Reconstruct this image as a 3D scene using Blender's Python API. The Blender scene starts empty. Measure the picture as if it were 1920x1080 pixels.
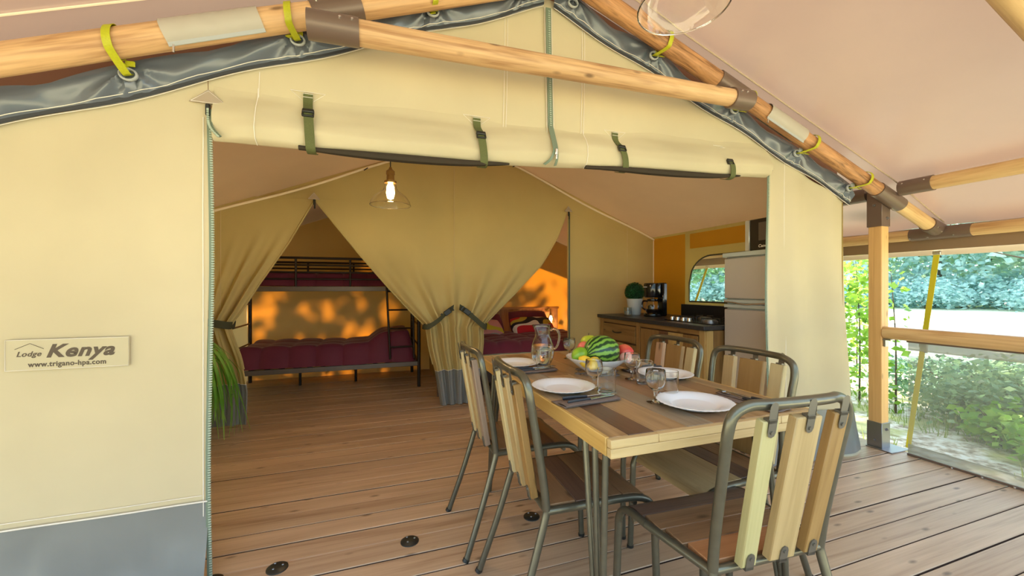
import bpy, bmesh, math, random
from mathutils import Vector, Matrix, noise, Quaternion

random.seed(7)
PI = math.pi
scn = bpy.context.scene
COL = scn.collection

# ------------------------------------------------------------------ camera, sky, sun, exposure
cam_d = bpy.data.cameras.new('camera')
cam = bpy.data.objects.new('camera', cam_d)
COL.objects.link(cam)
cam.location = (0, 0, 1.2)
cam.rotation_euler = (PI/2, 0, -math.radians(19.25))
cam_d.sensor_width = 36
cam_d.lens = 36*750/1920
cam_d.clip_start = 0.02
cam_d.clip_end = 500
scn.camera = cam

world = bpy.data.worlds.new('sky')
scn.world = world
world.use_nodes = True
wn = world.node_tree.nodes
wl = world.node_tree.links
bg = wn['Background']
bg.inputs['Color'].default_value = (0.64, 0.85, 1.08, 1)
bg.inputs['Strength'].default_value = 1.15

sun_d = bpy.data.lights.new('sun', 'SUN')
sun_d.energy = 16
sun_d.angle = math.radians(0.8)
sun_d.color = (1.0, 0.93, 0.82)
sun = bpy.data.objects.new('sun', sun_d)
COL.objects.link(sun)
sun.location = (0, 30, 25)
sun.rotation_euler = Vector((-0.10, -0.80, -0.56)).to_track_quat('-Z', 'Y').to_euler()

vs = scn.view_settings
vs.view_transform = 'Standard'
vs.look = 'None'
vs.gamma = 1
vs.use_curve_mapping = False
vs.exposure = 1.32
scn.cycles.max_bounces = 14
scn.cycles.diffuse_bounces = 7
scn.cycles.transparent_max_bounces = 24

# ------------------------------------------------------------------ helpers
def C(r, g, b):
    f = lambda c: (c/255/12.92) if c/255 <= 0.04045 else ((c/255+0.055)/1.055)**2.4
    return (f(r), f(g), f(b), 1)

OFF = {}            # world location of things without rotation

class MB:
    def __init__(s):
        s.v = []; s.f = []
    def add(s, vs_, fs):
        n = len(s.v)
        s.v.extend([tuple(p) for p in vs_])
        s.f.extend([tuple(i+n for i in f) for f in fs])
        return s
    def box(s, c, d, rot=None, ch=0.0):
        hx, hy, hz = d[0]/2, d[1]/2, d[2]/2
        c = Vector(c)
        R = rot if rot is not None else Matrix.Identity(3)
        if ch <= 0:
            vv = [(sx*hx, sy*hy, sz*hz) for sx in (-1, 1) for sy in (-1, 1) for sz in (-1, 1)]
            ff = [(0,1,3,2),(4,6,7,5),(0,4,5,1),(2,3,7,6),(0,2,6,4),(1,5,7,3)]
        else:
            ch = min(ch, hx*.9, hy*.9, hz*.9)
            h = (hx, hy, hz); vv = []; idx = {}
            for sx in (-1, 1):
                for sy in (-1, 1):
                    for sz in (-1, 1):
                        for a in range(3):
                            q = [sx*hx, sy*hy, sz*hz]
                            for b in range(3):
                                if b != a: q[b] -= (sx, sy, sz)[b]*ch
                            idx[(sx, sy, sz, a)] = len(vv); vv.append(tuple(q))
            ff = []
            for a in range(3):
                b, c2 = (a+1) % 3, (a+2) % 3
                for sa in (-1, 1):
                    q = []
                    for sb, sc in ((-1,-1),(1,-1),(1,1),(-1,1)):
                        sg = [0,0,0]; sg[a]=sa; sg[b]=sb; sg[c2]=sc
                        q.append(idx[(*sg, a)])
                    ff.append(tuple(q if sa > 0 else q[::-1]))
            for a in range(3):
                b = (a+1) % 3; c2 = (a+2) % 3
                for sa in (-1, 1):
                    for sb in (-1, 1):
                        q = []
                        for sc, ax in ((-1,a),(1,a),(1,b),(-1,b)):
                            sg=[0,0,0]; sg[a]=sa; sg[b]=sb; sg[c2]=sc
                            q.append(idx[(*sg, ax)])
                        ff.append(tuple(q if sa*sb < 0 else q[::-1]))
            for sx in (-1,1):
                for sy in (-1,1):
                    for sz in (-1,1):
                        q=[idx[(sx,sy,sz,a)] for a in range(3)]
                        ff.append(tuple(q if sx*sy*sz > 0 else q[::-1]))
        return s.add([c + R @ Vector(p) for p in vv], ff)
    def tube(s, path, r, n=10, closed=False, caps=True, flat=None):
        P = [Vector(p) for p in path]
        m = len(P)
        T = []
        for i in range(m):
            if closed:
                t = P[(i+1) % m]-P[i-1]
            else:
                t = P[min(i+1, m-1)]-P[max(i-1, 0)]
            T.append(t.normalized())
        up = Vector((0, 0, 1)) if abs(T[0].z) < 0.9 else Vector((0, 1, 0))
        N = (up - T[0]*up.dot(T[0])).normalized()
        vv = []
        for i in range(m):
            if i:
                N = (N - T[i]*N.dot(T[i]))
                N = N.normalized() if N.length > 1e-6 else T[i].orthogonal().normalized()
            B = T[i].cross(N)
            rr = r[i] if isinstance(r, (list, tuple)) else r
            for k in range(n):
                a = 2*PI*k/n
                q = N*math.cos(a)*rr + B*math.sin(a)*rr*(flat or 1)
                vv.append(P[i]+q)
        ff = []
        for i in range(m if closed else m-1):
            j = (i+1) % m
            for k in range(n):
                l = (k+1) % n
                ff.append((i*n+k, i*n+l, j*n+l, j*n+k))
        if caps and not closed:
            ff.append(tuple(range(n))[::-1]); ff.append(tuple((m-1)*n+k for k in range(n)))
        return s.add(vv, ff)
    def ribbon(s, path, w, side, t=0.002):
        """flat webbing: path of points, width direction per point or one vector"""
        P = [Vector(p) for p in path]; m = len(P)
        vv = []
        for i in range(m):
            sd = Vector(side[i] if isinstance(side, list) else side).normalized()
            tg = (P[min(i+1, m-1)]-P[max(i-1, 0)]).normalized()
            nn = tg.cross(sd).normalized()
            for a, b in ((-1,-1),(1,-1),(1,1),(-1,1)):
                vv.append(P[i]+sd*a*w/2+nn*b*t/2)
        ff = []
        for i in range(m-1):
            for k in range(4):
                l = (k+1) % 4
                ff.append((i*4+k, i*4+l, (i+1)*4+l, (i+1)*4+k))
        ff.append((3,2,1,0)); ff.append(tuple((m-1)*4+k for k in range(4)))
        return s.add(vv, ff)
    def lathe(s, prof, c=(0,0,0), n=32, axis='Z', fn=None, caps=True):
        c = Vector(c); m = len(prof); vv = []
        for (r, z) in prof:
            for k in range(n):
                a = 2*PI*k/n
                rr = r*(fn(a, r, z) if fn else 1)
                if axis == 'Z': q = (rr*math.cos(a), rr*math.sin(a), z)
                elif axis == 'Y': q = (rr*math.cos(a), z, -rr*math.sin(a))
                else: q = (z, rr*math.cos(a), rr*math.sin(a))
                vv.append(c+Vector(q))
        ff = []
        for i in range(m-1):
            for k in range(n):
                l = (k+1) % n
                ff.append((i*n+k, i*n+l, (i+1)*n+l, (i+1)*n+k))
        if caps and prof[0][0] > 1e-5: ff.append(tuple(range(n))[::-1])
        if caps and prof[-1][0] > 1e-5: ff.append(tuple((m-1)*n+k for k in range(n)))
        return s.add(vv, ff)
    def sheet(s, fn, nu, nv):
        vv = [fn(i/nu, j/nv) for j in range(nv+1) for i in range(nu+1)]
        w = nu+1
        ff = [(j*w+i, j*w+i+1, (j+1)*w+i+1, (j+1)*w+i) for j in range(nv) for i in range(nu)]
        return s.add(vv, ff)
    def ball(s, c, r, n=20, m=12, fn=None):
        c = Vector(c)
        r = Vector((r, r, r)) if not hasattr(r, '__len__') else Vector(r)
        vv = []; 
        for j in range(m+1):
            th = PI*j/m
            for i in range(n):
                ph = 2*PI*i/n
                d = Vector((math.sin(th)*math.cos(ph), math.sin(th)*math.sin(ph), math.cos(th)))
                k = fn(d) if fn else 1
                vv.append(c+Vector((d.x*r.x, d.y*r.y, d.z*r.z))*k)
        ff = [(j*n+i, (j+1)*n+i, (j+1)*n+(i+1) % n, j*n+(i+1) % n) for j in range(m) for i in range(n)]
        return s.add(vv, ff)
    def build(s, name, mat, parent=None, local=False, weld=False, angle=40, kind=None, solid=0, loc=None, rot=None):
        off = Vector((0,0,0))
        if parent is not None and not local: off = OFF.get(parent.name, Vector((0,0,0)))
        me = bpy.data.meshes.new(name)
        me.from_pydata([(p[0]-off.x, p[1]-off.y, p[2]-off.z) for p in s.v], [], s.f)
        if weld:
            bm = bmesh.new(); bm.from_mesh(me)
            bmesh.ops.remove_doubles(bm, verts=bm.verts, dist=1e-5)
            bmesh.ops.recalc_face_normals(bm, faces=bm.faces)
            bm.to_mesh(me); bm.free()
        me.validate()
        for m in (mat if isinstance(mat, list) else [mat]):
            me.materials.append(m)
        me.shade_smooth()
        try: me.set_sharp_from_angle(angle=math.radians(angle))
        except Exception: pass
        o = bpy.data.objects.new(name, me)
        COL.objects.link(o)
        if parent is not None:
            o.parent = parent
            OFF[o.name] = off.copy()
        if loc is not None: o.location = loc
        if rot is not None: o.rotation_euler = rot
        if kind: o['kind'] = kind
        if solid:
            md = o.modifiers.new('thickness', 'SOLIDIFY'); md.thickness = solid; md.offset = 0
        return o

def thing(name, label, cat, loc=(0,0,0), rz=0, group=None):
    o = bpy.data.objects.new(name, None)
    COL.objects.link(o)
    o.empty_display_size = .05
    o.location = loc; o.rotation_euler = (0, 0, rz)
    o['label'] = label; o['category'] = cat
    if group: o['group'] = group
    OFF[o.name] = Vector(loc)
    return o

def tag(o, label, cat, group=None):
    o['label'] = label; o['category'] = cat
    if group: o['group'] = group
    return o

def structure(o, label=None):
    o['kind'] = 'structure'
    if label: o['label'] = label
    return o

def top(mb, name, mat, label, cat, group=None, **k):
    """a thing that is one mesh: origin put at its base centre"""
    xs = [p[0] for p in mb.v]; ys = [p[1] for p in mb.v]; zs = [p[2] for p in mb.v]
    c = Vector(((min(xs)+max(xs))/2, (min(ys)+max(ys))/2, min(zs)))
    mb.v = [(p[0]-c.x, p[1]-c.y, p[2]-c.z) for p in mb.v]
    o = mb.build(name, mat, **k)
    o.location = c
    OFF[o.name] = c
    return tag(o, label, cat, group)

def pole(name, p0, p1, r, mat, parent, n=16, r1=None, wob=0.03, label=None):
    p0 = Vector(p0); p1 = Vector(p1); d = p1-p0; L = d.length
    r1 = r if r1 is None else r1
    m = max(2, int(L/0.12)); mb = MB(); vv = []; sd = random.random()*50
    for i in range(m+1):
        t = i/m
        for k in range(n):
            a = 2*PI*k/n
            rr = (r+(r1-r)*t)*(1+wob*noise.noise(Vector((math.cos(a)*.9, math.sin(a)*.9, t*L*2.2+sd))))
            vv.append((rr*math.cos(a), rr*math.sin(a), t*L))
    ff = [(i*n+k, i*n+(k+1) % n, (i+1)*n+(k+1) % n, (i+1)*n+k) for i in range(m) for k in range(n)]
    ff += [tuple(range(n))[::-1], tuple(m*n+k for k in range(n))]
    mb.add(vv, ff)
    o = mb.build(name, mat, parent, local=True)
    o.location = p0 - (OFF.get(parent.name, Vector((0,0,0))) if parent is not None else Vector((0,0,0)))
    o.rotation_mode = 'QUATERNION'
    o.rotation_quaternion = d.to_track_quat('Z', 'Y')
    if label: o['label'] = label
    return o

def board(name, c, d, mat, parent=None, ch=0.002, rot=None, off=None):
    """a box with its own local axes, so that grain runs along it"""
    mb = MB().box((0,0,0), d, ch=ch)
    o = mb.build(name, mat, parent, local=True)
    po = OFF.get(parent.name, Vector((0,0,0))) if parent is not None else Vector((0,0,0))
    o.location = Vector(c)-po
    if rot is not None: o.rotation_euler = rot
    return o

def copy_tree(o, parent=None):
    c = o.copy(); COL.objects.link(c)
    if parent is not None: c.parent = parent
    for ch in o.children: copy_tree(ch, c)
    return c

def smooth_path(pts, k=6, closed=False):
    P = [Vector(p) for p in pts]; out = []; m = len(P)
    for i in range(m if closed else m-1):
        if closed:
            a, b, c, d = P[i-1], P[i], P[(i+1) % m], P[(i+2) % m]
        else:
            a = P[max(i-1, 0)]; b = P[i]; c = P[i+1]; d = P[min(i+2, m-1)]
        for j in range(k):
            t = j/k
            out.append(0.5*((2*b)+(c-a)*t+(2*a-5*b+4*c-d)*t*t+(3*b-a-3*c+d)*t**3))
    if not closed: out.append(P[-1])
    return out

def lerp(a, b, t): return a+(b-a)*t
def interp(x, pts):
    if x <= pts[0][0]: return pts[0][1]
    for (x0, y0), (x1, y1) in zip(pts, pts[1:]):
        if x <= x1: return y0+(y1-y0)*(x-x0)/(x1-x0)
    return pts[-1][1]
def sstep(x, a, b):
    t = min(1, max(0, (x-a)/(b-a))); return t*t*(3-2*t)
def nz(x, y=0, z=0): return noise.noise(Vector((x, y, z)))

def text_mesh(txt, size, shear=0, bold=0, sx=1.0):
    cu = bpy.data.curves.new('t', 'FONT'); cu.body = txt; cu.size = size; cu.shear = shear; cu.offset = bold
    cu.space_character = 1.08; cu.extrude = 0.0004; cu.resolution_u = 4
    o = bpy.data.objects.new('t', cu); COL.objects.link(o)
    dg = bpy.context.evaluated_depsgraph_get(); dg.update()
    me = bpy.data.meshes.new_from_object(o.evaluated_get(dg))
    mb = MB(); mb.add([(v.co.x*sx, v.co.y, v.co.z) for v in me.vertices], [tuple(p.vertices) for p in me.polygons])
    bpy.data.objects.remove(o); bpy.data.curves.remove(cu); bpy.data.meshes.remove(me)
    return mb

# ------------------------------------------------------------------ materials
MATS = {}
class NT:
    def __init__(s, name):
        s.m = bpy.data.materials.new(name); s.m.use_nodes = True
        s.n = s.m.node_tree.nodes; s.l = s.m.node_tree.links
        s.b = s.n['Principled BSDF']; s.out = s.n['Material Output']
    def node(s, t, **k):
        x = s.n.new(t)
        for a, b in k.items():
            if a.startswith('i_'): x.inputs[a[2:].replace('_', ' ')].default_value = b
            else: setattr(x, a, b)
        return x
    def ramp(s, stops):
        r = s.n.new('ShaderNodeValToRGB'); e = r.color_ramp.elements
        while len(e) > 1: e.remove(e[-1])
        e[0].position, e[0].color = stops[0]
        for p, c in stops[1:]:
            q = e.new(p); q.color = c
        return r
    def bump(s, src, strength=.3, dist=.01):
        b = s.node('ShaderNodeBump'); b.inputs['Strength'].default_value = strength; b.inputs['Distance'].default_value = dist
        s.l.new(src, b.inputs['Height']); s.l.new(b.outputs[0], s.b.inputs['Normal']); return b

def plain(name, col, rough=.5, metal=0, spec=.5, noise_amt=.0, nscale=20, bump=0, **kw):
    t = NT(name); b = t.b
    b.inputs['Base Color'].default_value = col
    b.inputs['Roughness'].default_value = rough; b.inputs['Metallic'].default_value = metal
    b.inputs['Specular IOR Level'].default_value = spec
    for k, v in kw.items(): b.inputs[k.replace('_', ' ')].default_value = v
    tc = t.node('ShaderNodeTexCoord')
    nt = t.node('ShaderNodeTexNoise'); nt.inputs['Scale'].default_value = nscale; nt.inputs['Detail'].default_value = 4
    t.l.new(tc.outputs['Object'], nt.inputs['Vector'])
    if noise_amt:
        d = tuple(c*(1-noise_amt) for c in col[:3])+(1,); e = tuple(min(1, c*(1+noise_amt)) for c in col[:3])+(1,)
        r = t.ramp([(.3, d), (.7, e)]); t.l.new(nt.outputs[0], r.inputs[0]); t.l.new(r.outputs[0], b.inputs['Base Color'])
    if bump: t.bump(nt.outputs[0], bump, .004)
    MATS[name] = t.m; return t.m

def wood(name, dark, light, axis='X', along=1.3, across=16, rough=.5, vary=.25, knots=True, bump=.15, spec=.4, coat=0):
    t = NT(name); b = t.b
    tc = t.node('ShaderNodeTexCoord'); oi = t.node('ShaderNodeObjectInfo')
    mul = t.node('ShaderNodeVectorMath', operation='SCALE'); mul.inputs[0].default_value = (37, 17, 23)
    t.l.new(oi.outputs['Random'], mul.inputs['Scale'])
    add = t.node('ShaderNodeVectorMath', operation='ADD')
    t.l.new(tc.outputs['Object'], add.inputs[0]); t.l.new(mul.outputs[0], add.inputs[1])
    mp = t.node('ShaderNodeMapping')
    sc = [across]*3; sc['XYZ'.index(axis)] = along; mp.inputs['Scale'].default_value = sc
    t.l.new(add.outputs[0], mp.inputs['Vector'])
    n1 = t.node('ShaderNodeTexNoise'); n1.inputs['Scale'].default_value = 1; n1.inputs['Detail'].default_value = 5; n1.inputs['Distortion'].default_value = 1.2
    t.l.new(mp.outputs[0], n1.inputs['Vector'])
    mp2 = t.node('ShaderNodeMapping'); sc2 = [across*6]*3; sc2['XYZ'.index(axis)] = along*2.2; mp2.inputs['Scale'].default_value = sc2
    t.l.new(add.outputs[0], mp2.inputs['Vector'])
    n2 = t.node('ShaderNodeTexNoise'); n2.inputs['Scale'].default_value = 1; n2.inputs['Detail'].default_value = 3
    t.l.new(mp2.outputs[0], n2.inputs['Vector'])
    r = t.ramp([(.28, dark), (.48, tuple(lerp(dark[i], light[i], .65) for i in range(3))+(1,)), (.68, light)])
    mx = t.node('ShaderNodeMix', data_type='FLOAT'); mx.inputs[0].default_value = .35
    t.l.new(n1.outputs[0], mx.inputs[2]); t.l.new(n2.outputs[0], mx.inputs[3])
    t.l.new(mx.outputs[0], r.inputs[0])
    src = r.outputs[0]
    if knots:
        mp3 = t.node('ShaderNodeMapping'); sc3 = [11]*3; sc3['XYZ'.index(axis)] = 4; mp3.inputs['Scale'].default_value = sc3
        t.l.new(add.outputs[0], mp3.inputs['Vector'])
        vo = t.node('ShaderNodeTexVoronoi'); vo.inputs['Scale'].default_value = 1
        t.l.new(mp3.outputs[0], vo.inputs['Vector'])
        kr = t.ramp([(.05, (1,1,1,1)), (.14, (0,0,0,1))]); t.l.new(vo.outputs['Distance'], kr.inputs[0])
        mk = t.node('ShaderNodeMix', data_type='RGBA'); 
        sc_ = t.node('ShaderNodeMath', operation='MULTIPLY'); sc_.inputs[1].default_value = .75
        t.l.new(kr.outputs[0], sc_.inputs[0]); t.l.new(sc_.outputs[0], mk.inputs[0])
        t.l.new(src, mk.inputs[6]); mk.inputs[7].default_value = tuple(c*.35 for c in dark[:3])+(1,)
        src = mk.outputs[2]
    hs = t.node('ShaderNodeHueSaturation')
    mr = t.node('ShaderNodeMapRange'); mr.inputs['To Min'].default_value = 1-vary; mr.inputs['To Max'].default_value = 1+vary
    t.l.new(oi.outputs['Random'], mr.inputs['Value']); t.l.new(mr.outputs[0], hs.inputs['Value'])
    t.l.new(src, hs.inputs['Color']); t.l.new(hs.outputs[0], b.inputs['Base Color'])
    b.inputs['Roughness'].default_value = rough; b.inputs['Specular IOR Level'].default_value = spec
    if coat: b.inputs['Coat Weight'].default_value = coat; b.inputs['Coat Roughness'].default_value = .25
    if bump: t.bump(mx.outputs[0], bump, .004)
    MATS[name] = t.m; return t.m

def canvas(name, col, trans=.3, tcol=None, rough=.85, weave=.15, vary=.08, spec=.15, mottle=1.6):
    t = NT(name); b = t.b
    tc = t.node('ShaderNodeTexCoord')
    n1 = t.node('ShaderNodeTexNoise'); n1.inputs['Scale'].default_value = mottle; n1.inputs['Detail'].default_value = 5
    t.l.new(tc.outputs['Object'], n1.inputs['Vector'])
    r = t.ramp([(.3, tuple(c*(1-vary) for c in col[:3])+(1,)), (.7, tuple(min(1, c*(1+vary)) for c in col[:3])+(1,))])
    t.l.new(n1.outputs[0], r.inputs[0]); t.l.new(r.outputs[0], b.inputs['Base Color'])
    b.inputs['Roughness'].default_value = rough; b.inputs['Specular IOR Level'].default_value = spec
    n2 = t.node('ShaderNodeTexNoise'); n2.inputs['Scale'].default_value = 5; n2.inputs['Detail'].default_value = 6
    t.l.new(tc.outputs['Object'], n2.inputs['Vector'])
    t.bump(n2.outputs[0], weave, .02)
    if trans > 0:
        tr = t.node('ShaderNodeBsdfTranslucent'); tr.inputs[0].default_value = tcol or col
        mx = t.node('ShaderNodeMixShader'); mx.inputs[0].default_value = trans
        t.l.new(b.outputs[0], mx.inputs[1]); t.l.new(tr.outputs[0], mx.inputs[2]); t.l.new(mx.outputs[0], t.out.inputs[0])
    MATS[name] = t.m; return t.m

def glass(name, col=(1,1,1,1), rough=0, ior=1.45):
    t = NT(name); b = t.b
    b.inputs['Base Color'].default_value = col; b.inputs['Roughness'].default_value = rough
    b.inputs['Transmission Weight'].default_value = 1; b.inputs['IOR'].default_value = ior
    MATS[name] = t.m; return t.m

def leafmat(name, c1, c2, trans=.4, rough=.45):
    t = NT(name); b = t.b
    ge = t.node('ShaderNodeTexCoord'); n1 = t.node('ShaderNodeTexNoise'); n1.inputs['Scale'].default_value = 3.5; n1.inputs['Detail'].default_value = 4
    t.l.new(ge.outputs['Object'], n1.inputs['Vector'])
    r = t.ramp([(.35, c1), (.65, c2)]); t.l.new(n1.outputs[0], r.inputs[0]); t.l.new(r.outputs[0], b.inputs['Base Color'])
    b.inputs['Roughness'].default_value = rough; b.inputs['Specular IOR Level'].default_value = .3
    tr = t.node('ShaderNodeBsdfTranslucent'); t.l.new(r.outputs[0], tr.inputs[0])
    mx = t.node('ShaderNodeMixShader'); mx.inputs[0].default_value = trans
    t.l.new(b.outputs[0], mx.inputs[1]); t.l.new(tr.outputs[0], mx.inputs[2]); t.l.new(mx.outputs[0], t.out.inputs[0])
    MATS[name] = t.m; return t.m

def seethrough(name, col, alpha, rough=.6, gloss=False):
    """mix of a clear sheet and a surface: insect mesh, clear plastic film"""
    t = NT(name); b = t.b
    b.inputs['Base Color'].default_value = col; b.inputs['Roughness'].default_value = rough
    tr = t.node('ShaderNodeBsdfTransparent')
    mx = t.node('ShaderNodeMixShader'); mx.inputs[0].default_value = alpha
    t.l.new(tr.outputs[0], mx.inputs[1]); t.l.new(b.outputs[0], mx.inputs[2]); t.l.new(mx.outputs[0], t.out.inputs[0])
    MATS[name] = t.m; return t.m

def emit(name, col, strength):
    t = NT(name); b = t.b
    b.inputs['Base Color'].default_value = col
    b.inputs['Emission Color'].default_value = col; b.inputs['Emission Strength'].default_value = strength
    MATS[name] = t.m; return t.m

m_cream = canvas('cream_canvas', C(218, 205, 170), .2, C(226, 212, 172), spec=.1)
m_inner = canvas('beige_canvas', C(202, 184, 126), .22, C(220, 190, 124), spec=.1)
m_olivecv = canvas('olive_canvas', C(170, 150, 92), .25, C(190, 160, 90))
m_ceil = canvas('tan_ceiling_canvas', C(238, 220, 188), .45, C(228, 202, 160))
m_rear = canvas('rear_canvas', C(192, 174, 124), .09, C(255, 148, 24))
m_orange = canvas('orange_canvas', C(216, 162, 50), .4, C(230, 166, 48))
m_fly = canvas('brown_fly_canvas', C(154, 126, 110), .06, C(216, 184, 158), rough=.36, spec=1.0, weave=.06)
for q_ in m_fly.node_tree.nodes:
    if q_.type == 'BSDF_PRINCIPLED': q_.inputs['Coat Weight'].default_value = .6; q_.inputs['Coat Roughness'].default_value = .32
m_valb = plain('brown_pvc', C(150, 122, 92), .5)
m_pvc = plain('grey_pvc', C(96, 102, 110), .22, spec=.7, noise_amt=.06, nscale=3)
m_skirt = canvas('grey_skirt_pvc', C(130, 131, 127), .05, rough=.3, spec=.6)
m_white = plain('white_stitch', C(238, 230, 216), .7)
m_piping = plain('cream_piping', C(250, 234, 206), .7)
m_hemd = plain('dark_hem', C(58, 60, 64), .6)
m_oliv = plain('olive_webbing', C(92, 96, 52), .8, noise_amt=.12, nscale=200)
m_olivd = plain('dark_olive_webbing', C(66, 66, 44), .8, noise_amt=.12, nscale=200)
m_yel = plain('yellow_green_webbing', C(186, 186, 28), .5, noise_amt=.08, nscale=150)
m_gab = canvas('added_shade_band', C(150, 112, 92), 0)
m_yelg = plain('yellow_guy_webbing', C(214, 196, 40), .6)
m_buckle = plain('black_plastic', C(38, 38, 34), .4)
m_zip = plain('green_zip', C(118, 132, 112), .6)
m_zipt = plain('zip_teeth_green', C(164, 176, 156), .45)
m_eye = plain('grey_eyelet', C(178, 182, 182), .3)
m_tri = plain('taupe_patch', C(168, 150, 128), .6)
m_patch = plain('grey_sleeve', C(186, 178, 164), .5, noise_amt=.05, nscale=6)
m_brown = plain('brown_metal', C(116, 96, 84), .33, metal=.2, spec=.5)
m_steel = plain('zinc_steel', C(150, 148, 150), .35, metal=.85)
m_bolt = plain('bright_bolt', C(220, 216, 210), .25, metal=.9)
m_pole = wood('pole_wood', C(150, 100, 60), C(236, 194, 142), 'Z', 1.5, 15, .45, vary=.06, bump=.4)
m_polek = wood('knotty_pole_wood', C(78, 44, 24), C(216, 160, 108), 'Z', 4.5, 26, .5, vary=.06, bump=.6)
m_pole2 = wood('pale_pole_wood', C(176, 128, 78), C(236, 200, 144), 'Z', 1.4, 15, .45, vary=.06, bump=.3)
m_post = wood('post_wood', C(200, 146, 84), C(232, 186, 122), 'Z', .8, 18, .5, vary=.05)
m_deck = wood('deck_wood', C(150, 118, 90), C(206, 178, 148), 'X', .8, 13, .38, vary=.10, bump=.25, spec=.5)
m_dedge = plain('shaded_dirty_board_edge', C(66, 46, 34), .9)  # shade of the gaps painted into the board sides, along with edge dirt
m_joist = plain('dark_joists', C(44, 30, 22), .8)
m_frame = plain('gunmetal_tube', C(108, 105, 90), .3, metal=.65, noise_amt=.08, nscale=30)
m_tab = plain('grey_tab', C(112, 108, 98), .4, metal=.6)
# ------------------------------------------------------------------ floor and ground
floor = structure(MB().box((0.7, 2.55, -0.13), (5.9, 7.0, .16)).build('floor', m_joist))
yb = -0.9; k = 0
while yb < 6.02:
    xr = 3.70 if yb < 2.05 else 3.30
    xl = -2.3 if yb < 1.95 else -1.62
    o = board('deck_board', ((xl+xr)/2, yb+.0655, -.0225+.0015*math.sin(k*2.3)), (xr-xl, .1315, .045), m_deck, floor, ch=.003)
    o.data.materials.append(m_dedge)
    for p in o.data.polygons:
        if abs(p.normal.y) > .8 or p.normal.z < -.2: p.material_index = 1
    yb += .1375; k += 1

def ground_h(x, y):
    d = max(0, math.hypot(x-4.2, y-1)-1.0)
    return -.32 + .05*nz(x*.35, y*.35)*min(1, d/2) - 0.0*d
t = NT('ground_litter_and_meadow'); b = t.b
tc = t.node('ShaderNodeTexCoord')
sep = t.node('ShaderNodeSeparateXYZ'); t.l.new(tc.outputs['Object'], sep.inputs[0])
na = t.node('ShaderNodeTexNoise'); na.inputs['Scale'].default_value = 2.2; na.inputs['Detail'].default_value = 8
nb = t.node('ShaderNodeTexNoise'); nb.inputs['Scale'].default_value = 14; nb.inputs['Detail'].default_value = 6
t.l.new(tc.outputs['Object'], na.inputs[0]); t.l.new(tc.outputs['Object'], nb.inputs[0])
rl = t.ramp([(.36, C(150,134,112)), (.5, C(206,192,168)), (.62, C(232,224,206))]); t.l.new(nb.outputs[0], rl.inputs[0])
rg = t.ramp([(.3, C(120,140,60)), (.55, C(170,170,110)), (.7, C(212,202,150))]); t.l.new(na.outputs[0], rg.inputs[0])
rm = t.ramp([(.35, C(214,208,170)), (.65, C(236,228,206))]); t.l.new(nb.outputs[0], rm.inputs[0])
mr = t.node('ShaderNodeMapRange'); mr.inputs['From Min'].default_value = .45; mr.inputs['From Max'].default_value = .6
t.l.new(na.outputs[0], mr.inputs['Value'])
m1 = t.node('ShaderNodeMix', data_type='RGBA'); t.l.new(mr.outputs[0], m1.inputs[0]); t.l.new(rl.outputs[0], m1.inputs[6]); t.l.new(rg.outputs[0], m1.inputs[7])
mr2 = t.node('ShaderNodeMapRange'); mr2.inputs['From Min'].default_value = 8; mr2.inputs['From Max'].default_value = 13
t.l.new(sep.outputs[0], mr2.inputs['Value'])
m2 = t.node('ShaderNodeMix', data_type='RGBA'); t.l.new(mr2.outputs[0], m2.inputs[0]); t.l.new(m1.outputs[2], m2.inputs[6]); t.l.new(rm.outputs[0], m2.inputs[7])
t.l.new(m2.outputs[2], b.inputs['Base Color']); b.inputs['Roughness'].default_value = .95; b.inputs['Specular IOR Level'].default_value = .05
t.bump(nb.outputs[0], .6, .05)
mb = MB()
def gf(u, v):
    x = -60+240*u if False else -70+230*u; y = -70+230*v
    return (x, y, ground_h(x, y))
mb.sheet(gf, 130, 130)
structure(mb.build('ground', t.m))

# ------------------------------------------------------------------ tent geometry
W = 1.97                    # front canvas
YP = 4.07                   # canvas between living room and bedrooms
YR = 6.0                    # rear canvas
XL, XR = -1.52, 3.26        # side walls
XC = .91                    # ridge
def zg_front(x):            # lower edge of the grey trim on the front gable
    return 2.716-.434*(.891-x) if x < .891 else 2.716-.369*(x-.891)
def z_in(x):                # inner ceiling
    return 2.76-(.40*(XC-x) if x < XC else .40*(x-XC))
def z_fly(x):
    return interp(x, [(-2.6, 1.50), (-1.74, 1.905), (.93, 2.92), (3.6, 1.985), (4.25, 1.695), (4.3, 1.67)])

# fly roof over porch and tent
def flyf(y0, y1):
    def f(u, v):
        x = lerp(-2.5, 4.25, u); y = lerp(y0, y1, v)
        sag = -.012*math.sin(PI*((y-.78)/1.08 % 1))*abs(math.sin(PI*(x-.93)/2.67))
        return (x, y, z_fly(x)+sag+.004*nz(x*2, y*2))
    return f
structure(MB().sheet(flyf(-.35, 7.1), 81, 80).build('ceiling_porch', m_fly))
roof = bpy.data.objects['ceiling_porch']
for ys in (1.83,):
    for nm, (xa, xb) in {'seam': (-2.4, .9), 'seam.001': (.96, 4.2)}.items():
        mb = MB().tube([(lerp(xa, xb, i/20), ys, z_fly(lerp(xa, xb, i/20))-.006) for i in range(21)], .0045, 6)
        mb.build('seam', m_piping if xa < 0 else plain('seam_line', C(196,176,150), .6), roof)
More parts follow.
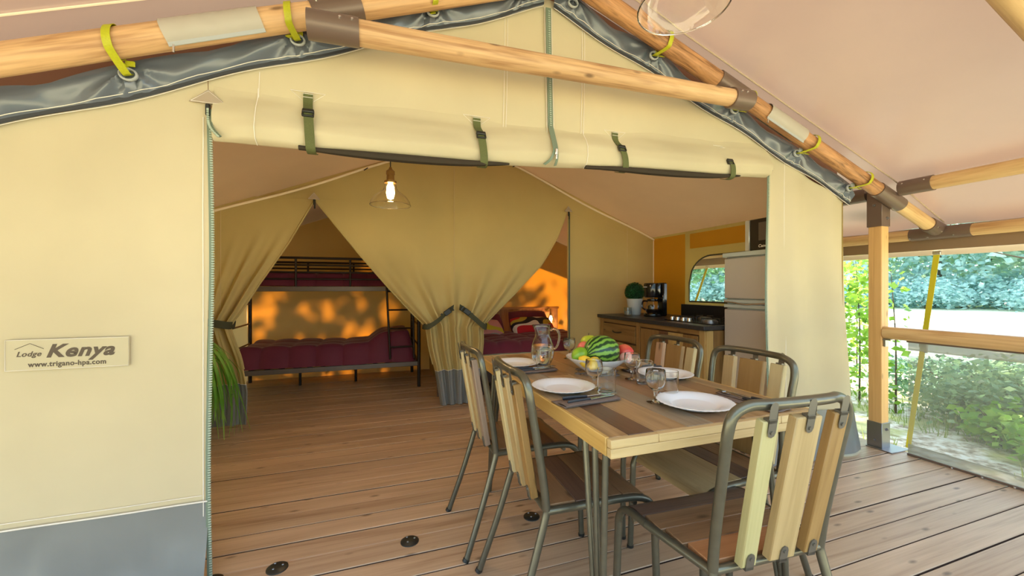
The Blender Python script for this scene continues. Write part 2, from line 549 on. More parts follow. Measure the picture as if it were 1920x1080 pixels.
# fly valance hanging below the eave purlin
for sx, nm in ((4.25, 'right'), (-2.5, 'left')):
    zz = z_fly(sx)-.005
    def vf(u, v, sx=sx, zz=zz):
        y = lerp(-.35, 6.7, u)
        return (sx+.004*math.sin(y*9), y, lerp(zz, zz-.185, v))
    va = MB().sheet(vf, 60, 2).build('trim_1' if nm == 'right' else 'trim_2', m_valb); structure(va)
    def vf2(u, v, sx=sx, zz=zz):
        y = lerp(-.35, 6.7, u)
        return (sx+.006+.004*math.sin(y*9), y, lerp(zz-.185, zz-.225-.006*abs(math.sin(y*3)), v))
    MB().sheet(vf2, 120, 1).build('fringe', m_piping, va)

# added brown band that keeps the gap between inner tent and fly in shade
xs_ = [lerp(XL-.1, XR+.05, i/30) for i in range(31)]
mb = MB()
for xa, xb in zip(xs_, xs_[1:]): mb.add([(xa, W+.07, z_in(xa)-.05), (xb, W+.07, z_in(xb)-.05), (xb, W+.07, z_fly(xb)+.0), (xa, W+.07, z_fly(xa)+.0)], [(0, 1, 2, 3)])
structure(mb.build('gap_shade_band', m_gab))
# inner ceiling
def inn(u, v):
    x = lerp(XL, XR, u); y = lerp(W+.01, YR, v)
    return (x, y, z_in(x)-.02*math.sin(PI*v*2)**2*abs(math.sin(PI*(x-XC)/2.35)))
structure(MB().sheet(inn, 50, 50).build('ceiling', m_ceil))

# ------------------------------------------------------------------ front canvas
DX0, DX1 = -.638, 2.495     # doorway
def fw(x, z):               # soft relief of the front canvas
    return .010*nz(x*1.3, z*.9, 3)+.004*nz(x*4, z*2.0, 9)
fr = MB()
def redge(z): return 3.27+.10*sstep(1.84-z, 0, 1.84)
fr.sheet(lambda u, v: (lambda x: (lambda z: (x, W+fw(x, z), z))(lerp(.31, zg_front(x)+.05, v)))(lerp(-1.62, DX0-.006*math.sin(v*7), u)), 30, 40)
fr.sheet(lambda u, v: (lambda x: (lambda z: (x, W+fw(x, z), z))(lerp(1.95+.04*u, zg_front(x)+.05, v)))(lerp(DX0, DX1, u)), 64, 16)
def rightp(u, v):
    z0 = lerp(.30, 0, 0)
    xt = lerp(DX1, redge(.31), u)
    z = lerp(.31, zg_front(min(xt, 3.27))+.02, v)
    x = lerp(DX1+.01*math.sin(z*4), redge(z), u)
    fold = .028*math.sin(u*13+z*.4)*(1-.6*sstep(z, .6, 1.8))*sstep(u, 0, .15)
    return (x, W+fw(x, z)+fold-.01*(1-v), z)
fr.sheet(rightp, 40, 30)
wall_front = structure(fr.build('wall_front', m_cream), 'cream canvas front wall of the tent with a tall doorway')
# skirts
MB().sheet(lambda u, v: (lerp(-1.62, DX0, u), W-.004+fw(lerp(-1.62, DX0, u), .31)*(v)-.05*(1-v)**2+.014*nz(u*9, v*2)*(1-v*.7)+.006*nz(u*25, v)*(1-v*.6), lerp(.012, .325, v)), 60, 12).build('skirt', m_skirt, wall_front)
def rsk(u, v):
    z = lerp(.012, .325, v); x = lerp(DX1, redge(z)+.03*(1-v), u)
    return (x, W-.014+.022*math.sin(u*13)-.03*(1-v)+.006*nz(u*9, v*3), z)
MB().sheet(rsk, 50, 8).build('skirt', m_skirt, wall_front)
# white seam lines
def seam(pts, par, r=.0018, mat=None, name='seam'):
    return MB().tube(pts, r, 5).build(name, mat or m_white, par)
seam([(lerp(-1.6, DX0, i/20), W-.012+fw(lerp(-1.6, DX0, i/20), .32), .327) for i in range(21)], wall_front, .003)
seam([(lerp(-1.6, DX0-.02, i/20), W-.006+fw(lerp(-1.6, DX0, i/20), .35), .35) for i in range(21)], wall_front, .0014)
seam([(DX0-.016, W-.004+fw(DX0, z*.1), z*.1) for z in range(0, 20)], wall_front, .002)
for xs in (-.455, .64, .655, 1.09, 1.105, 2.66):
    z0 = 1.99 if xs < DX1 else .33
    zz = [lerp(z0, zg_front(xs)-.01, i/16) for i in range(17)]
    seam([(xs+.01*math.sin(z*3), W-.003+fw(xs, z), z) for z in zz], wall_front, .0016)
# grey PVC trim along both slopes of the gable, tied up through eyelets
def trim(xa, xb, eyes, nm):
    def dist(x): return min(abs(x-e) for e in eyes)
    def low(x): return zg_front(x)+.010*math.sin(x*9)-.006
    def f(u, v):
        x = lerp(xa, xb, u); d = dist(x)
        h = .115+.035*max(0, 1-(d/.24)**2)-.012
        z = low(x)+h*v
        e = min(eyes, key=lambda q: abs(x-q)); an = math.atan2((v-.85)*.12, x-e)
        rip = .022*nz(x*7, v*.8, 4)+.004*nz(x*19, v*1.1, 8)+.011*math.exp(-(d/.16)**2)*math.sin(an*9+e*5)*min(1, math.hypot(d, (v-.85)*.12)/.03)
        return (x, W-.014-.020*math.sin(PI*v)+rip*math.sin(PI*min(1, v*1.1))-.02*v, z)
    o = MB().sheet(f, 190, 14).build(nm, m_pvc, wall_front)
    xs = [lerp(xa, xb, i/70) for i in range(71)]
    fo = lambda x, v, dy: Vector(f((x-xa)/(xb-xa), v))+Vector((0, -dy, 0))
    MB().ribbon([fo(x, .06, .002) for x in xs], .016, (0, 0, 1), .003).build('hem', m_hemd, o)
    MB().tube([fo(x, .16, .003) for x in xs], .0016, 5).build('stitching', m_white, o)
    MB().tube([fo(x, 0, .004)-Vector((0, 0, .006)) for x in xs], .0014, 5).build('stitching', m_white, o)
    for e in eyes:
        zc = 1.2+(low(e)+.098-1.2)*.972
        pr = []
        for i in range(9):
            a = PI*i/8; pr.append((.017+.010*math.cos(a)*-1, -.004*math.sin(a)))
        mbe = MB()
        path = [(e+.021*math.cos(a)*1.25, W-.060, zc+.021*math.sin(a)) for a in [2*PI*j/24 for j in range(24)]]
        mbe.tube(path, .0085, 8, closed=True, flat=.5)
        mbe.build('eyelet', m_eye, o)
    return o
EL = [-1.40, -.873, -.30, .27, .74]
ER = [1.013, 1.535, 2.145, 2.70, 3.23]
trim(-1.62, .86, EL, 'grey_trim'); trim(.92, 3.30, ER, 'grey_trim')
# zip at the ridge and its opened lower end
zp = MB().ribbon([(XC-.02+.014*sstep(2.72-z, 0, .8), W-.012, z) for z in [lerp(2.70, 2.07, i/14) for i in range(15)]]+[(XC-.006, W-.022, 2.045), (XC-.006, W-.042, 2.0), (XC-.008, W-.068, 1.95), (XC-.010, W-.080, 1.925)], .030, (1, 0, 0), .002).build('centre_zip', m_zip, wall_front)
MB().box((XC-.010, W-.090, 1.905), (.014, .012, .034), ch=.003).box((XC-.010, W-.092, 1.880), (.008, .004, .026), ch=.001).build('zip_puller', m_bolt, zp)
for sx, nm in ((-1, 'zip_side'), (1, 'zip_side')):
    MB().ribbon(smooth_path([(XC-.010+sx*.006, W-.081, 1.93), (XC-.012+sx*.010, W-.083, 1.90), (XC-.014+sx*(.022 if sx < 0 else .014), W-.074, 1.868), (XC-.016+sx*(.044 if sx < 0 else .018), W-.050, 1.846)], 4), .014, (1, 0, .3*sx), .003).build(nm, m_zip, zp)
mbz = MB()
for i in range(54):
    mbz.box((XC-.018+.012*i/60, W-.016, 2.68-i*.0115), (.010, .003, .006))
o = mbz.build('zip_teeth', m_zipt, zp); o['kind'] = 'stuff'
for sx in (-1, 1):
    seam([(XC-.02+sx*.02+.014*sstep(2.72-z, 0, .8), W-.010, z) for z in [lerp(2.70, 1.98, i/14) for i in range(15)]], wall_front, .0016)
# zips beside the doorway
def zipline(xf, z1, nm, n):
    tape = MB().ribbon([(xf(z), W-.008, z) for z in [lerp(.01, z1, i/40) for i in range(41)]], .014, (1, 0, 0), .002).build('side_zip', m_zip, wall_front)
    mt = MB()
    for i in range(n):
        z = lerp(.02, z1-.02, i/n)
        mt.box((xf(z)+.007, W-.011, z), (.010, .006, z1/n*.55))
    o = mt.build('zip_teeth', m_zipt, tape); o['kind'] = 'stuff'
zipline(lambda z: DX0+.002-.006*math.sin(z/1.98*7)+.004, 1.955, 'l', 190)
zipline(lambda z: DX1+.01*math.sin(z*4)-.006, 1.985, 'r', 190)
def patch(cx, cz, w, h, y, par):
    mb = MB(); t_ = .004
    mb.add([(cx-w/2, y, cz), (cx+w/2, y, cz), (cx, y, cz+h), (cx-w/2, y-t_, cz), (cx+w/2, y-t_, cz), (cx, y-t_, cz+h)], [(0,1,2),(5,4,3),(0,3,4,1),(1,4,5,2),(2,5,3,0)])
    o = mb.build('corner_patch', m_tri, par)
    pts = [Vector((cx-w/2+.006, y-t_-.001, cz+.003)), Vector((cx, y-t_-.001, cz+h-.007)), Vector((cx+w/2-.006, y-t_-.001, cz+.003))]
    MB().tube(pts+[pts[0]], .0011, 4).build('stitching', m_white, o)
    return o
patch(DX0+.005, 1.955, .132, .058, W-.012, wall_front)
patch(DX1+.003, 1.985, .075, .048, W-.012, wall_front)
# dark slider at the top of the open side zip
MB().box((DX0+.004, W-.018, 1.928), (.018, .012, .05), ch=.004).build('zip_slider', m_buckle, wall_front)
MB().box((DX1-.004, W-.018, 1.965), (.014, .010, .04), ch=.004).build('zip_slider', m_buckle, wall_front)

# rolled up door canvas
STR = [(-.267, 2.058), (.497, 2.06), (1.307, 2.088), (2.10, 2.095)]
def rollz(x): return interp(x, [(-.66, 1.815), (-.2, 1.815), (.45, 1.83), (.9, 1.855), (1.3, 1.885), (2.0, 1.91), (2.5, 1.945)])
def rollf(u, v):
    x = lerp(DX0+.02, DX1-.02, u)
    sec = [(0.008, .235), (-.006, .17), (-.03, .125), (-.058, .075), (-.066, .03), (-.05, -.015), (-.012, -.03), (.03, -.012), (.045, .04), (.03, .10)]
    j = v*(len(sec)-1); i = min(int(j), len(sec)-2); f = j-i
    f = f*f*(3-2*f)*.35+f*.65
    dy = lerp(sec[i][0], sec[i+1][0], f); dz = lerp(sec[i][1], sec[i+1][1], f)
    pin = 1-.22*max(math.exp(-((x-s[0])/.06)**2) for s in STR)
    endt = sstep(x, DX0, DX0+.16)*.5+.5
    wr = .006*nz(x*5, v*6, 2)+.006*math.sin(v*22+nz(x*2, 0, 5)*5)*math.exp(-((v-.35)/.3)**2)*.6
    return (x, W+dy*pin*endt+wr*sstep(v, 0, .2), rollz(x)+.02+dz)
roll = MB().sheet(rollf, 90, 28).build('rolled_flap', m_cream, wall_front)
for xa, xb in ((-.30, .66), (1.10, 2.22)):
    pts = [(lerp(xa, xb, i/24), W-.034-.01*math.sin(i/24*PI), rollz(lerp(xa, xb, i/24))-.008-.012*math.sin(i/24*PI)) for i in range(25)]
    MB().tube(pts, [.005+.015*math.sin(PI*min(1, max(.08, i/24)))**.7 for i in range(25)], 8, flat=1.3).build('flap_edge', plain('flap_edge', C(66,58,48), .95, spec=.1), roll)
# loose corner of the flap with its zip tape, hanging left of the roll
cor = smooth_path([(DX0+.012, W-.016, 1.93), (DX0+.016, W-.024, 1.88), (DX0+.030, W-.04, 1.845), (DX0+.058, W-.05, 1.812)], 6)
MB().ribbon(cor, .016, (.6, -.8, 0), .003).build('flap_zip', m_zip, roll)
mt = MB()
for p in cor[::1]: mt.box(p+Vector((-.007, -.006, 0)), (.008, .006, .006))
mt.build('zip_teeth', m_zipt, roll, kind='stuff')
sx_ = (-.46-DX0-.02)/(DX1-DX0-.04)
MB().tube([Vector(rollf(sx_, v/30))+Vector((0, -.003, 0)) for v in range(1, 22)], .0018, 5).build('seam', m_white, roll)
sx_ = (1.10-DX0-.02)/(DX1-DX0-.04)
MB().tube([Vector(rollf(sx_, v/30))+Vector((0, -.003, 0)) for v in range(1, 22)], .0016, 5).build('seam', m_white, roll)
# straps round the roll
for i, (sx, sz) in enumerate(STR):
    zb = rollz(sx)
    dxx = (.012, .02, .03, .03)[i]
    st = MB().ribbon(smooth_path([(sx, W-.010, sz), (sx, W-.016, sz-.05), (sx+dxx*.5, W-.052, sz-.10), (sx+dxx, W-.064, zb+.05), (sx+dxx*1.3, W-.055, zb-.012), (sx+dxx*1.4, W-.015, zb-.024), (sx+dxx*1.4, W+.03, zb-.01)], 4), .038, (1, 0, 0), .003).build('roll_strap', m_oliv, wall_front)
    yb_ = W-.030; zb_ = sz-.095
    R = Matrix.Rotation(math.radians(-28), 3, 'X')
    MB().box((sx+dxx*.5, W-.056, zb_), (.046, .010, .020), R, ch=.003).box((sx+dxx*.5, W-.060, zb_-.024), (.046, .010, .008), R, ch=.002).box((sx+dxx*.5-.021, W-.057, zb_-.012), (.006, .010, .03), R).box((sx+dxx*.5+.021, W-.057, zb_-.012), (.006, .010, .03), R).build('buckle', m_buckle, st)
    MB().tube([(sx-.07, W-.008, sz+.006), (sx+.07, W-.008, sz+.006)], .0013, 4).tube([(sx-.07, W-.008, sz+.006), (sx-.022, W-.010, sz-.034)], .0009, 4).tube([(sx+.07, W-.008, sz+.006), (sx+.022, W-.010, sz-.034)], .0009, 4).tube([(sx-.02, W-.015, sz-.02), (sx+.02, W-.015, sz-.02)], .0013, 4).tube([(sx-.02, W-.014, sz-.004), (sx+.02, W-.014, sz-.004)], .0013, 4).build('stitching', m_white, st)

# printed label
lx0, lx1, lz0, lz1 = -1.250, -.893, .898, 1.012
ly = W-.008
sign = MB().box(((lx0+lx1)/2, ly, (lz0+lz1)/2), (lx1-lx0, .002, lz1-lz0), ch=.0005).build('sewn_label', m_cream, wall_front)
q = [(lx0+.002, ly-.002, lz0+.002), (lx1-.002, ly-.002, lz0+.002), (lx1-.002, ly-.002, lz1-.002), (lx0+.002, ly-.002, lz1-.002)]
MB().tube(q+[q[0]], .0010, 4).build('stitching', m_white, sign)
m_ink = plain('brown_ink', C(92, 78, 62), .8)
def put_text(txt, size, x, z, y, par, name, mat, shear=0, bold=0, sx=1):
    m = text_mesh(txt, size, shear, bold, sx)
    m.v = [(p[0]+x, y-p[2], p[1]+z) for p in m.v]
    return m.build(name, mat, par)
put_text('Lodge', .026, lx0+.031, lz0+.052, ly-.0016, sign, 'lettering', m_ink, .3, .0005, 1.0)
put_text('Kenya', .066, lx0+.112, lz0+.047, ly-.0016, sign, 'lettering', m_ink, .32, .0022, 1.12)
put_text('www.trigano-hpa.com', .0262, lx0+.064, lz0+.013, ly-.0016, sign, 'lettering', m_ink, 0, .0006, .88)
MB().tube([(lx0+.028, ly-.002, lz0+.079), (lx0+.069, ly-.002, lz0+.099), (lx0+.107, ly-.002, lz0+.078)], .0009, 4).build('roof_mark', m_ink, sign)

# ------------------------------------------------------------------ partition to the bedrooms
AP_L, AP_R = (-.50, 2.01), (2.075, 2.06)      # tops of the two doorways
def ld(z):     # right-hand edge of the left flap
    return interp(z, [(0, -1.035), (.3, -1.02), (.6, -1.06), (.88, -1.135), (1.0, -1.06), (1.25, -.93), (1.6, -.715), (2.01, -.50)])
def cl(z):     # left edge of the centre panel
    return interp(z, [(0, .655), (.35, .60), (.6, .535), (.82, .50), (.95, .37), (1.2, .15), (1.5, -.10), (2.01, -.50)])
def cr(z):     # right edge of the centre panel
    return interp(z, [(0, 1.04), (.4, 1.09), (.65, 1.10), (.80, 1.085), (.95, 1.24), (1.15, 1.46), (1.45, 1.76), (1.75, 1.95), (2.06, 2.075)])
part = MB()
def up_(u, v):
    x = lerp(XL, XR, u); zt = z_in(x)-.005
    zb = interp(x, [(XL, 2.0), (-.5, 2.01), (2.075, 2.06), (XR, 1.75)])
    zb = min(zb, zt-.02)
    return (x, YP+.012*nz(x*1.4, v*2, 1), lerp(zb, zt, v))
part.sheet(up_, 60, 10)
def rp(u, v):
    x = lerp(2.09, XR, u); zt = min(interp(x, [(XL, 2.0), (-.5, 2.01), (2.075, 2.06), (XR, 1.75)]), z_in(x)-.025)
    return (x, YP+.02*math.sin(u*9+v*1.5)*(1-v*.8)+.012*nz(x*1.4, v*2, 1), lerp(.02, zt, v))
part.sheet(rp, 40, 20)
wall_mid = structure(part.build('wall_middle', m_inner), 'beige canvas wall between living room and bedrooms')
def flap(name, lf, rf, ztop_l, ztop_r, ties, ph, skirt=True):
    """one hanging cloth whose sides are gathered at the ties"""
    def pt(u, zz, off=0):
        xa, xb = lf(zz), rf(zz)
        x = lerp(xa, xb, u)
        A = 0
        for (tx, tz, side) in ties:
            w = math.exp(-((zz-tz)/(.55 if zz > tz else .8))**2)
            s = u if side > 0 else 1-u
            A += w*sstep(s, .25, .8)
        zmin = 1-sstep(zz, 1.3, 1.95)
        y = YP-.012-off+A*(.045*math.sin(u*30+ph+zz*1.5)+.02*math.sin(u*61+ph))*zmin - .07*A*math.exp(-((zz-.86)/.3)**2)
        y += .015*nz(x*2, zz*1.5, ph)
        return (x, y, zz)
    zt = lambda u: lerp(ztop_l, ztop_r, u)
    o = MB().sheet(lambda u, v: pt(u, lerp(.36, zt(u), v)), 70, 60).build(name, m_inner, wall_mid)
    if skirt:
        MB().sheet(lambda u, v: pt(u, lerp(.012, .365, v), .003), 70, 10).build('skirt', m_skirt, o)
        MB().tube([pt(i/50, .365, .006) for i in range(51)], .0022, 5).build('seam', m_white, o)
    # turned-back hem down each drawn side
    for (tx, tz, side) in ties:
        u = 1 if side > 0 else 0
        zs = [lerp(tz-.4, (ztop_r if side > 0 else ztop_l)-.02, i/24) for i in range(25)]
        MB().tube([pt(u, z) for z in zs], .009, 6).build('hem', m_inner, o)
    return o
fl = flap('door_flap', lambda z: XL+.01, ld, 2.0, 2.01, [(-1.12, .9, 1)], .4)
fc = flap('door_flap', cl, cr, 2.015, 2.06, [(.5, .83, -1), (1.09, .82, 1)], 2.0)
# vertical seams
def vseam(x, z0, z1, par): seam([(x, YP-.035-.0*z, z) for z in (z0, lerp(z0, z1, .5), z1)], par, .0022, plain('seam_beige', C(206,186,140), .8))
vseam(-1.22, 1.02, 1.9, wall_mid); vseam(.785, 1.05, 2.55, wall_mid); vseam(2.86, .9, 1.97, wall_mid)
# piping where wall meets ceiling
pp = [(x, YP-.030, z_in(x)-.045+.012*math.sin(x*4.3+1)) for x in [lerp(XL, XR, i/50) for i in range(51)]]
MB().tube(pp, .011, 8).build('piping', m_piping, wall_mid)
MB().tube([(XR-.02, YP-.03, z_in(XR)-.045), (XR-.02, YP-.03, .9)], .006, 6).build('piping', m_piping, wall_mid)
for px in (-.06, 1.43): MB().tube([(px-.015, YP-.044, z_in(px)-.06), (px+.02, YP-.046, z_in(px)-.035)], .005, 6).build('cord_tie', m_buckle, wall_mid)
for (ax, az) in (AP_L, AP_R):
    patch(ax, az-.005, .105 if ax < 0 else .10, .065, YP-.045, wall_mid)
    MB().box((ax+.003, YP-.05, az-.03), (.022, .012, .05), ch=.004).box((ax+.006, YP-.052, az-.07), (.014, .006, .04), ch=.002).build('zip_puller', m_buckle, wall_mid)
# right edge zip of the right doorway
MB().ribbon([(2.095, YP-.03, z) for z in [lerp(.02, 2.04, i/12) for i in range(13)]], .018, (1, 0, 0), .003).build('side_zip', plain('dark_zip', C(86, 92, 70), .6), wall_mid)
# tie backs
def tieback(pts, w, par, buck):
    o = MB().ribbon(smooth_path(pts, 6), w, (.15, 0, 1), .004).build('tie_strap', m_olivd, par)
    if buck:
        p, d = Vector(buck[0]), Vector(buck[1]).normalized()
        a = math.atan2(d.z, d.x); R = Matrix.Rotation(-a, 3, 'Y')
        MB().box(p, (.075, .016, .052), R, ch=.006).box(p+R@Vector((.06, .002, 0)), (.012, .012, .05), R, ch=.003).box(p+R@Vector((-.06, .002, 0)), (.02, .012, .05), R, ch=.003).build('buckle', m_buckle, o)
    return o
tieback([(-1.50, YP-.10, .955), (-1.36, YP-.165, .94), (-1.22, YP-.155, .905), (-1.135, YP-.125, .885), (-1.115, YP-.03, .885), (-1.2, YP+.06, .90)], .062, wall_mid, None)
R_ = lambda s: s
tieback([(.765, YP-.11, 1.005), (.70, YP-.13, .965), (.62, YP-.16, .895), (.53, YP-.165, .835), (.48, YP-.12, .825), (.475, YP-.02, .83), (.53, YP+.05, .84)], .058, wall_mid, ((.70, YP-.14, .962), (.065, 0, .045)))
tieback([(.825, YP-.11, 1.01), (.89, YP-.13, .965), (.98, YP-.16, .885), (1.06, YP-.165, .815), (1.105, YP-.12, .80), (1.11, YP-.02, .81), (1.06, YP+.05, .82)], .058, wall_mid, ((.895, YP-.14, .962), (.065, 0, -.05)))

# ------------------------------------------------------------------ side and rear walls
def sidewall(x, y0, y1, mat, nm):
    mb = MB().sheet(lambda u, v: (x+.012*nz(u*6, v*3, 2), lerp(y0, y1, u), lerp(.0, z_in(x)+.01, v)), 40, 12)
    return structure(mb.build(nm, mat))
sidewall(XL, W, YR, m_inner, 'wall_left')
# right wall with the kitchen window
WY0, WY1, WZ0, WZ1 = 2.05, 3.47, 1.055, 1.535
def archz(y):
    d = min(y-WY0, WY1-y)
    return WZ0+.20+(WZ1-WZ0-.20)*min(1, math.sqrt(max(0, 1-(1-min(1, d/.30))**2)))
wr = MB()
zt = z_in(XR)+.005
wr.sheet(lambda u, v: (XR, lerp(W, WY0, u), lerp(0, zt, v)), 2, 8)
wr.sheet(lambda u, v: (XR, lerp(WY1, YP, u), lerp(0, zt, v)), 8, 8)
wr.sheet(lambda u, v: (XR, lerp(WY0, WY1, u), lerp(0, WZ0, v)), 30, 4)
wr.sheet(lambda u, v: (XR, lerp(WY0, WY1, u), lerp(archz(lerp(WY0, WY1, u)), zt, v)), 60, 6)
wall_right = structure(wr.build('wall_right', m_olivecv), 'olive canvas kitchen wall with a clear arched window')
wrb = structure(MB().sheet(lambda u, v: (XR, lerp(YP, YR, u), lerp(0, zt, v)), 20, 8).build('wall_right_bedroom', m_rear))
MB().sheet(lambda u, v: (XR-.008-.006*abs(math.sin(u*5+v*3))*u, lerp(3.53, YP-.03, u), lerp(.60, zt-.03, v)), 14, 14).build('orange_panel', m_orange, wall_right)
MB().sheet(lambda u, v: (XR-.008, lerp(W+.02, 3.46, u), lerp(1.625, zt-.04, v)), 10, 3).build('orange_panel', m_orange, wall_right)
# window 1
pts = [(XR-.006, WY0, WZ0), (XR-.006, WY1, WZ0)]+[(XR-.006, y, archz(y)) for y in [lerp(WY1, WY0, i/40) for i in range(41)]]
win = structure(MB().tube(pts, .008, 6, closed=True).build('window_1', plain('window_binding', C(70, 62, 40), .7)))
mp = MB()
n_ = 40
for i in range(n_):
    ya, yb2 = lerp(WY0, WY1, i/n_), lerp(WY0, WY1, (i+1)/n_)
    mp.add([(XR, ya, WZ0), (XR, yb2, WZ0), (XR, yb2, archz(yb2)), (XR, ya, archz(ya))], [(0,1,2,3)])
mp.build('pane', seethrough('clear_film', C(200, 220, 215), .10, .1), win)
# rear wall, bedroom divider
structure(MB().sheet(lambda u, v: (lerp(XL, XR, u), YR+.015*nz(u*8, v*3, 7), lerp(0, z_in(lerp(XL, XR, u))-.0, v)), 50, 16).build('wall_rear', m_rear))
structure(MB().sheet(lambda u, v: (.80+.012*nz(u*5, v*3, 8), lerp(YP+.10, YR, u), lerp(.0, 2.70, v)), 16, 12).build('wall_divider', m_inner))
MB().box((.70, 4.45, .42), (.05, .05, .84), ch=.004).build('divider_post', m_brown, bpy.data.objects['wall_divider'])
# ------------------------------------------------------------------ timber frame of the porch
YF = 1.86
def bolts(pts, par, r=.0065):
    for p, d in pts:
        p = Vector(p); d = Vector(d).normalized()
        MB().tube([p-d*.004, p+d*.004], [r, r*.8], 8).build('bolt', m_bolt, par)
def onslope(A, B, t): return Vector(A).lerp(Vector(B), t)
# left rafter
A, B = (-2.5, YF, 1.478), (.90, YF, 2.779)
L_at = lambda x: Vector((x, YF, interp(x, [(A[0], A[2]), (B[0], B[2])])))
rl_ = thing('rafter', 'left round timber rafter with grey zipped sleeve above the grey tent trim', 'rafter', L_at(-2.4), group=None)
pole('pole', L_at(-2.5), L_at(-.20), .051, m_pole, rl_)
pole('pole', L_at(-.06), L_at(.86), .049, m_pole, rl_)
sl = MB().tube([L_at(-.235), L_at(-.045)], .056, 20).build('metal_sleeve', m_brown, rl_)
dn = (L_at(0)-L_at(-1)).normalized(); nr = Vector((-dn.z, 0, dn.x))
for x in (-.215, -.115): bolts([(L_at(x)+Vector((0, -.05, .025)), (0, -1, .5))], sl)
def fabric_sleeve(fn, xa, xb, par, down):
    """cloth wrapped over the pole, zipped underneath"""
    P0, P1 = fn(xa), fn(xb); ax = (P1-P0).normalized(); nn = Vector((-ax.z, 0, ax.x)).normalized()
    if nn.z < 0: nn = -nn
    fy = Vector((0, -1, 0))
    def f(u, v):
        a = lerp(-.6, PI+1.0, v)       # from back over the top to the front and below
        r = .0555+.0015*nz(u*9, v*5)
        return P0.lerp(P1, u)+(fy*-math.cos(a)+nn*math.sin(a))*r
    o = MB().sheet(f, 30, 24).build('fabric_sleeve', m_patch, par)
    e = [Vector(f(i/30, 1))+fy*.003 for i in range(31)]
    MB().ribbon([p-nn*.004 for p in e], .016, nn, .003).build('sleeve_zip', m_eye, o)
    MB().tube([p+nn*.012+fy*.002 for p in e], .0012, 4).build('stitching', m_white, o)
    p = e[1]; MB().box(p-nn*.02, (.006, .004, .028)).build('zip_puller', m_bolt, o)
fabric_sleeve(L_at, -.735, -.42, rl_, True)
# right rafter
A2, B2 = (.94, YF, 2.816), (4.16, YF, 1.655)
R_at = lambda x: Vector((x, YF, interp(x, [(A2[0], A2[2]), (B2[0], B2[2])])))
rr_ = thing('rafter', 'right knotty round timber rafter running down from the ridge to the corner post', 'rafter', R_at(4.1))
pole('pole', R_at(.98), R_at(1.95), .050, m_polek, rr_)
pole('pole', R_at(2.13), R_at(3.46), .047, m_polek, rr_)
pole('pole', R_at(3.66), R_at(4.10), .047, m_pole2, rr_)
sl = MB().tube([R_at(1.95), R_at(2.16)], .056, 20).build('metal_sleeve', m_brown, rr_)
sl = MB().tube([R_at(4.05), R_at(4.20)], .055, 20).build('metal_sleeve', m_brown, rr_)
bolts([(R_at(4.08)+Vector((0, -.05, -.02)), (0, -1, -.4)), (R_at(4.14)+Vector((0, -.045, -.03)), (0, -1, -.6))], sl)
sl = MB().tube([R_at(3.44), R_at(3.70)], .053, 20).build('metal_sleeve', m_brown, rr_)
fabric_sleeve(R_at, 2.34, 2.66, rr_, False)
# ridge joint
MB().tube([(.80, YF, 2.735), (.925, YF, 2.785), (1.04, YF, 2.78)], .055, 18).build('ridge_sleeve', m_brown, rr_)
# tie beam
T0, T1 = Vector((-.235, YF-.115, 2.235)), Vector((2.06, YF-.115, 2.29))
tb = thing('tie_beam', 'round timber tie beam crossing the gable in front of the rafters', 'beam', T0)
Td = (T1-T0).normalized()
pole('pole', T0+Td*.16, T1-Td*.12, .050, m_pole, tb, r1=.047)
for a, b, q in ((-.005, .185, 0), (2.165, 2.305, 1)):
    s_ = MB().tube([T0+Td*a, T0+Td*b], .056, 22).build('metal_end_cap', m_brown, tb, label=None) if False else MB().tube([T0+Td*a, T0+Td*b], .056, 22).build('metal_end_cap', m_brown, tb)
    for c_ in (.12, .165) if q == 0 else (.03, .07):
        bolts([(T0+Td*(a+c_)+Vector((0, -.054, .018)), (0, -1, .3))], s_)
# brackets from the tie beam back to the rafters
MB().tube([T0+Td*.06, Vector((T0.x+.06, YF, 2.30))], .020, 10).build('bracket', m_brown, tb)
MB().tube([T1-Td*.06, Vector((T1.x-.06, YF, 2.42))], .020, 10).build('bracket', m_brown, tb)
# second rafter nearer the camera
YN = .82
rn = thing('rafter', 'near round timber rafter cut off by the upper right corner', 'rafter', (4.1, YN, 1.67))
pole('pole', (1.0, YN, 2.80), (4.12, YN, 1.675), .05, m_pole2, rn)
rn2 = thing('rafter', 'near round timber rafter on the left side overhead', 'rafter', (-2.4, YN, 1.5))
pole('pole', (-2.5, YN, 1.48), (.88, YN, 2.78), .05, m_pole2, rn2)
MB().tube([(.80, YN, 2.75), (.925, YN, 2.79), (1.06, YN, 2.775)], .055, 18).build('ridge_sleeve', m_brown, rn2)
# purlins
pa = thing('purlin', 'round timber purlin from the corner post forward under the porch roof', 'beam', (3.6, YF, 1.917))
pole('pole', (3.6, YF-.20, 1.917), (3.6, -.35, 1.917), .047, m_pole2, pa)
pole('pole', (3.6, 2.25, 1.917), (3.6, 6.6, 1.917), .047, m_pole2, pa)
s_ = MB().tube([(3.6, 1.80, 1.917), (3.6, 1.62, 1.917)], .053, 20).build('metal_sleeve', m_brown, pa)
bolts([((3.555, 1.77, 1.94), (-1, 0, .6)), ((3.555, 1.65, 1.94), (-1, 0, .6))], s_)
s_ = MB().tube([(3.6, 2.0, 1.917), (3.6, 2.27, 1.917)], .053, 20).build('metal_sleeve', m_brown, pa)
bolts([((3.555, 2.10, 1.94), (-1, 0, .6)), ((3.555, 2.22, 1.94), (-1, 0, .6))], s_)
pb = thing('purlin', 'round timber eave purlin carrying the lower edge of the roof', 'beam', (4.20, YF, 1.63))
pole('pole', (4.20, YF-.18, 1.633), (4.20, -.35, 1.633), .045, m_pole2, pb)
pole('pole', (4.20, YF+.16, 1.633), (4.20, 6.6, 1.633), .045, m_pole2, pb)
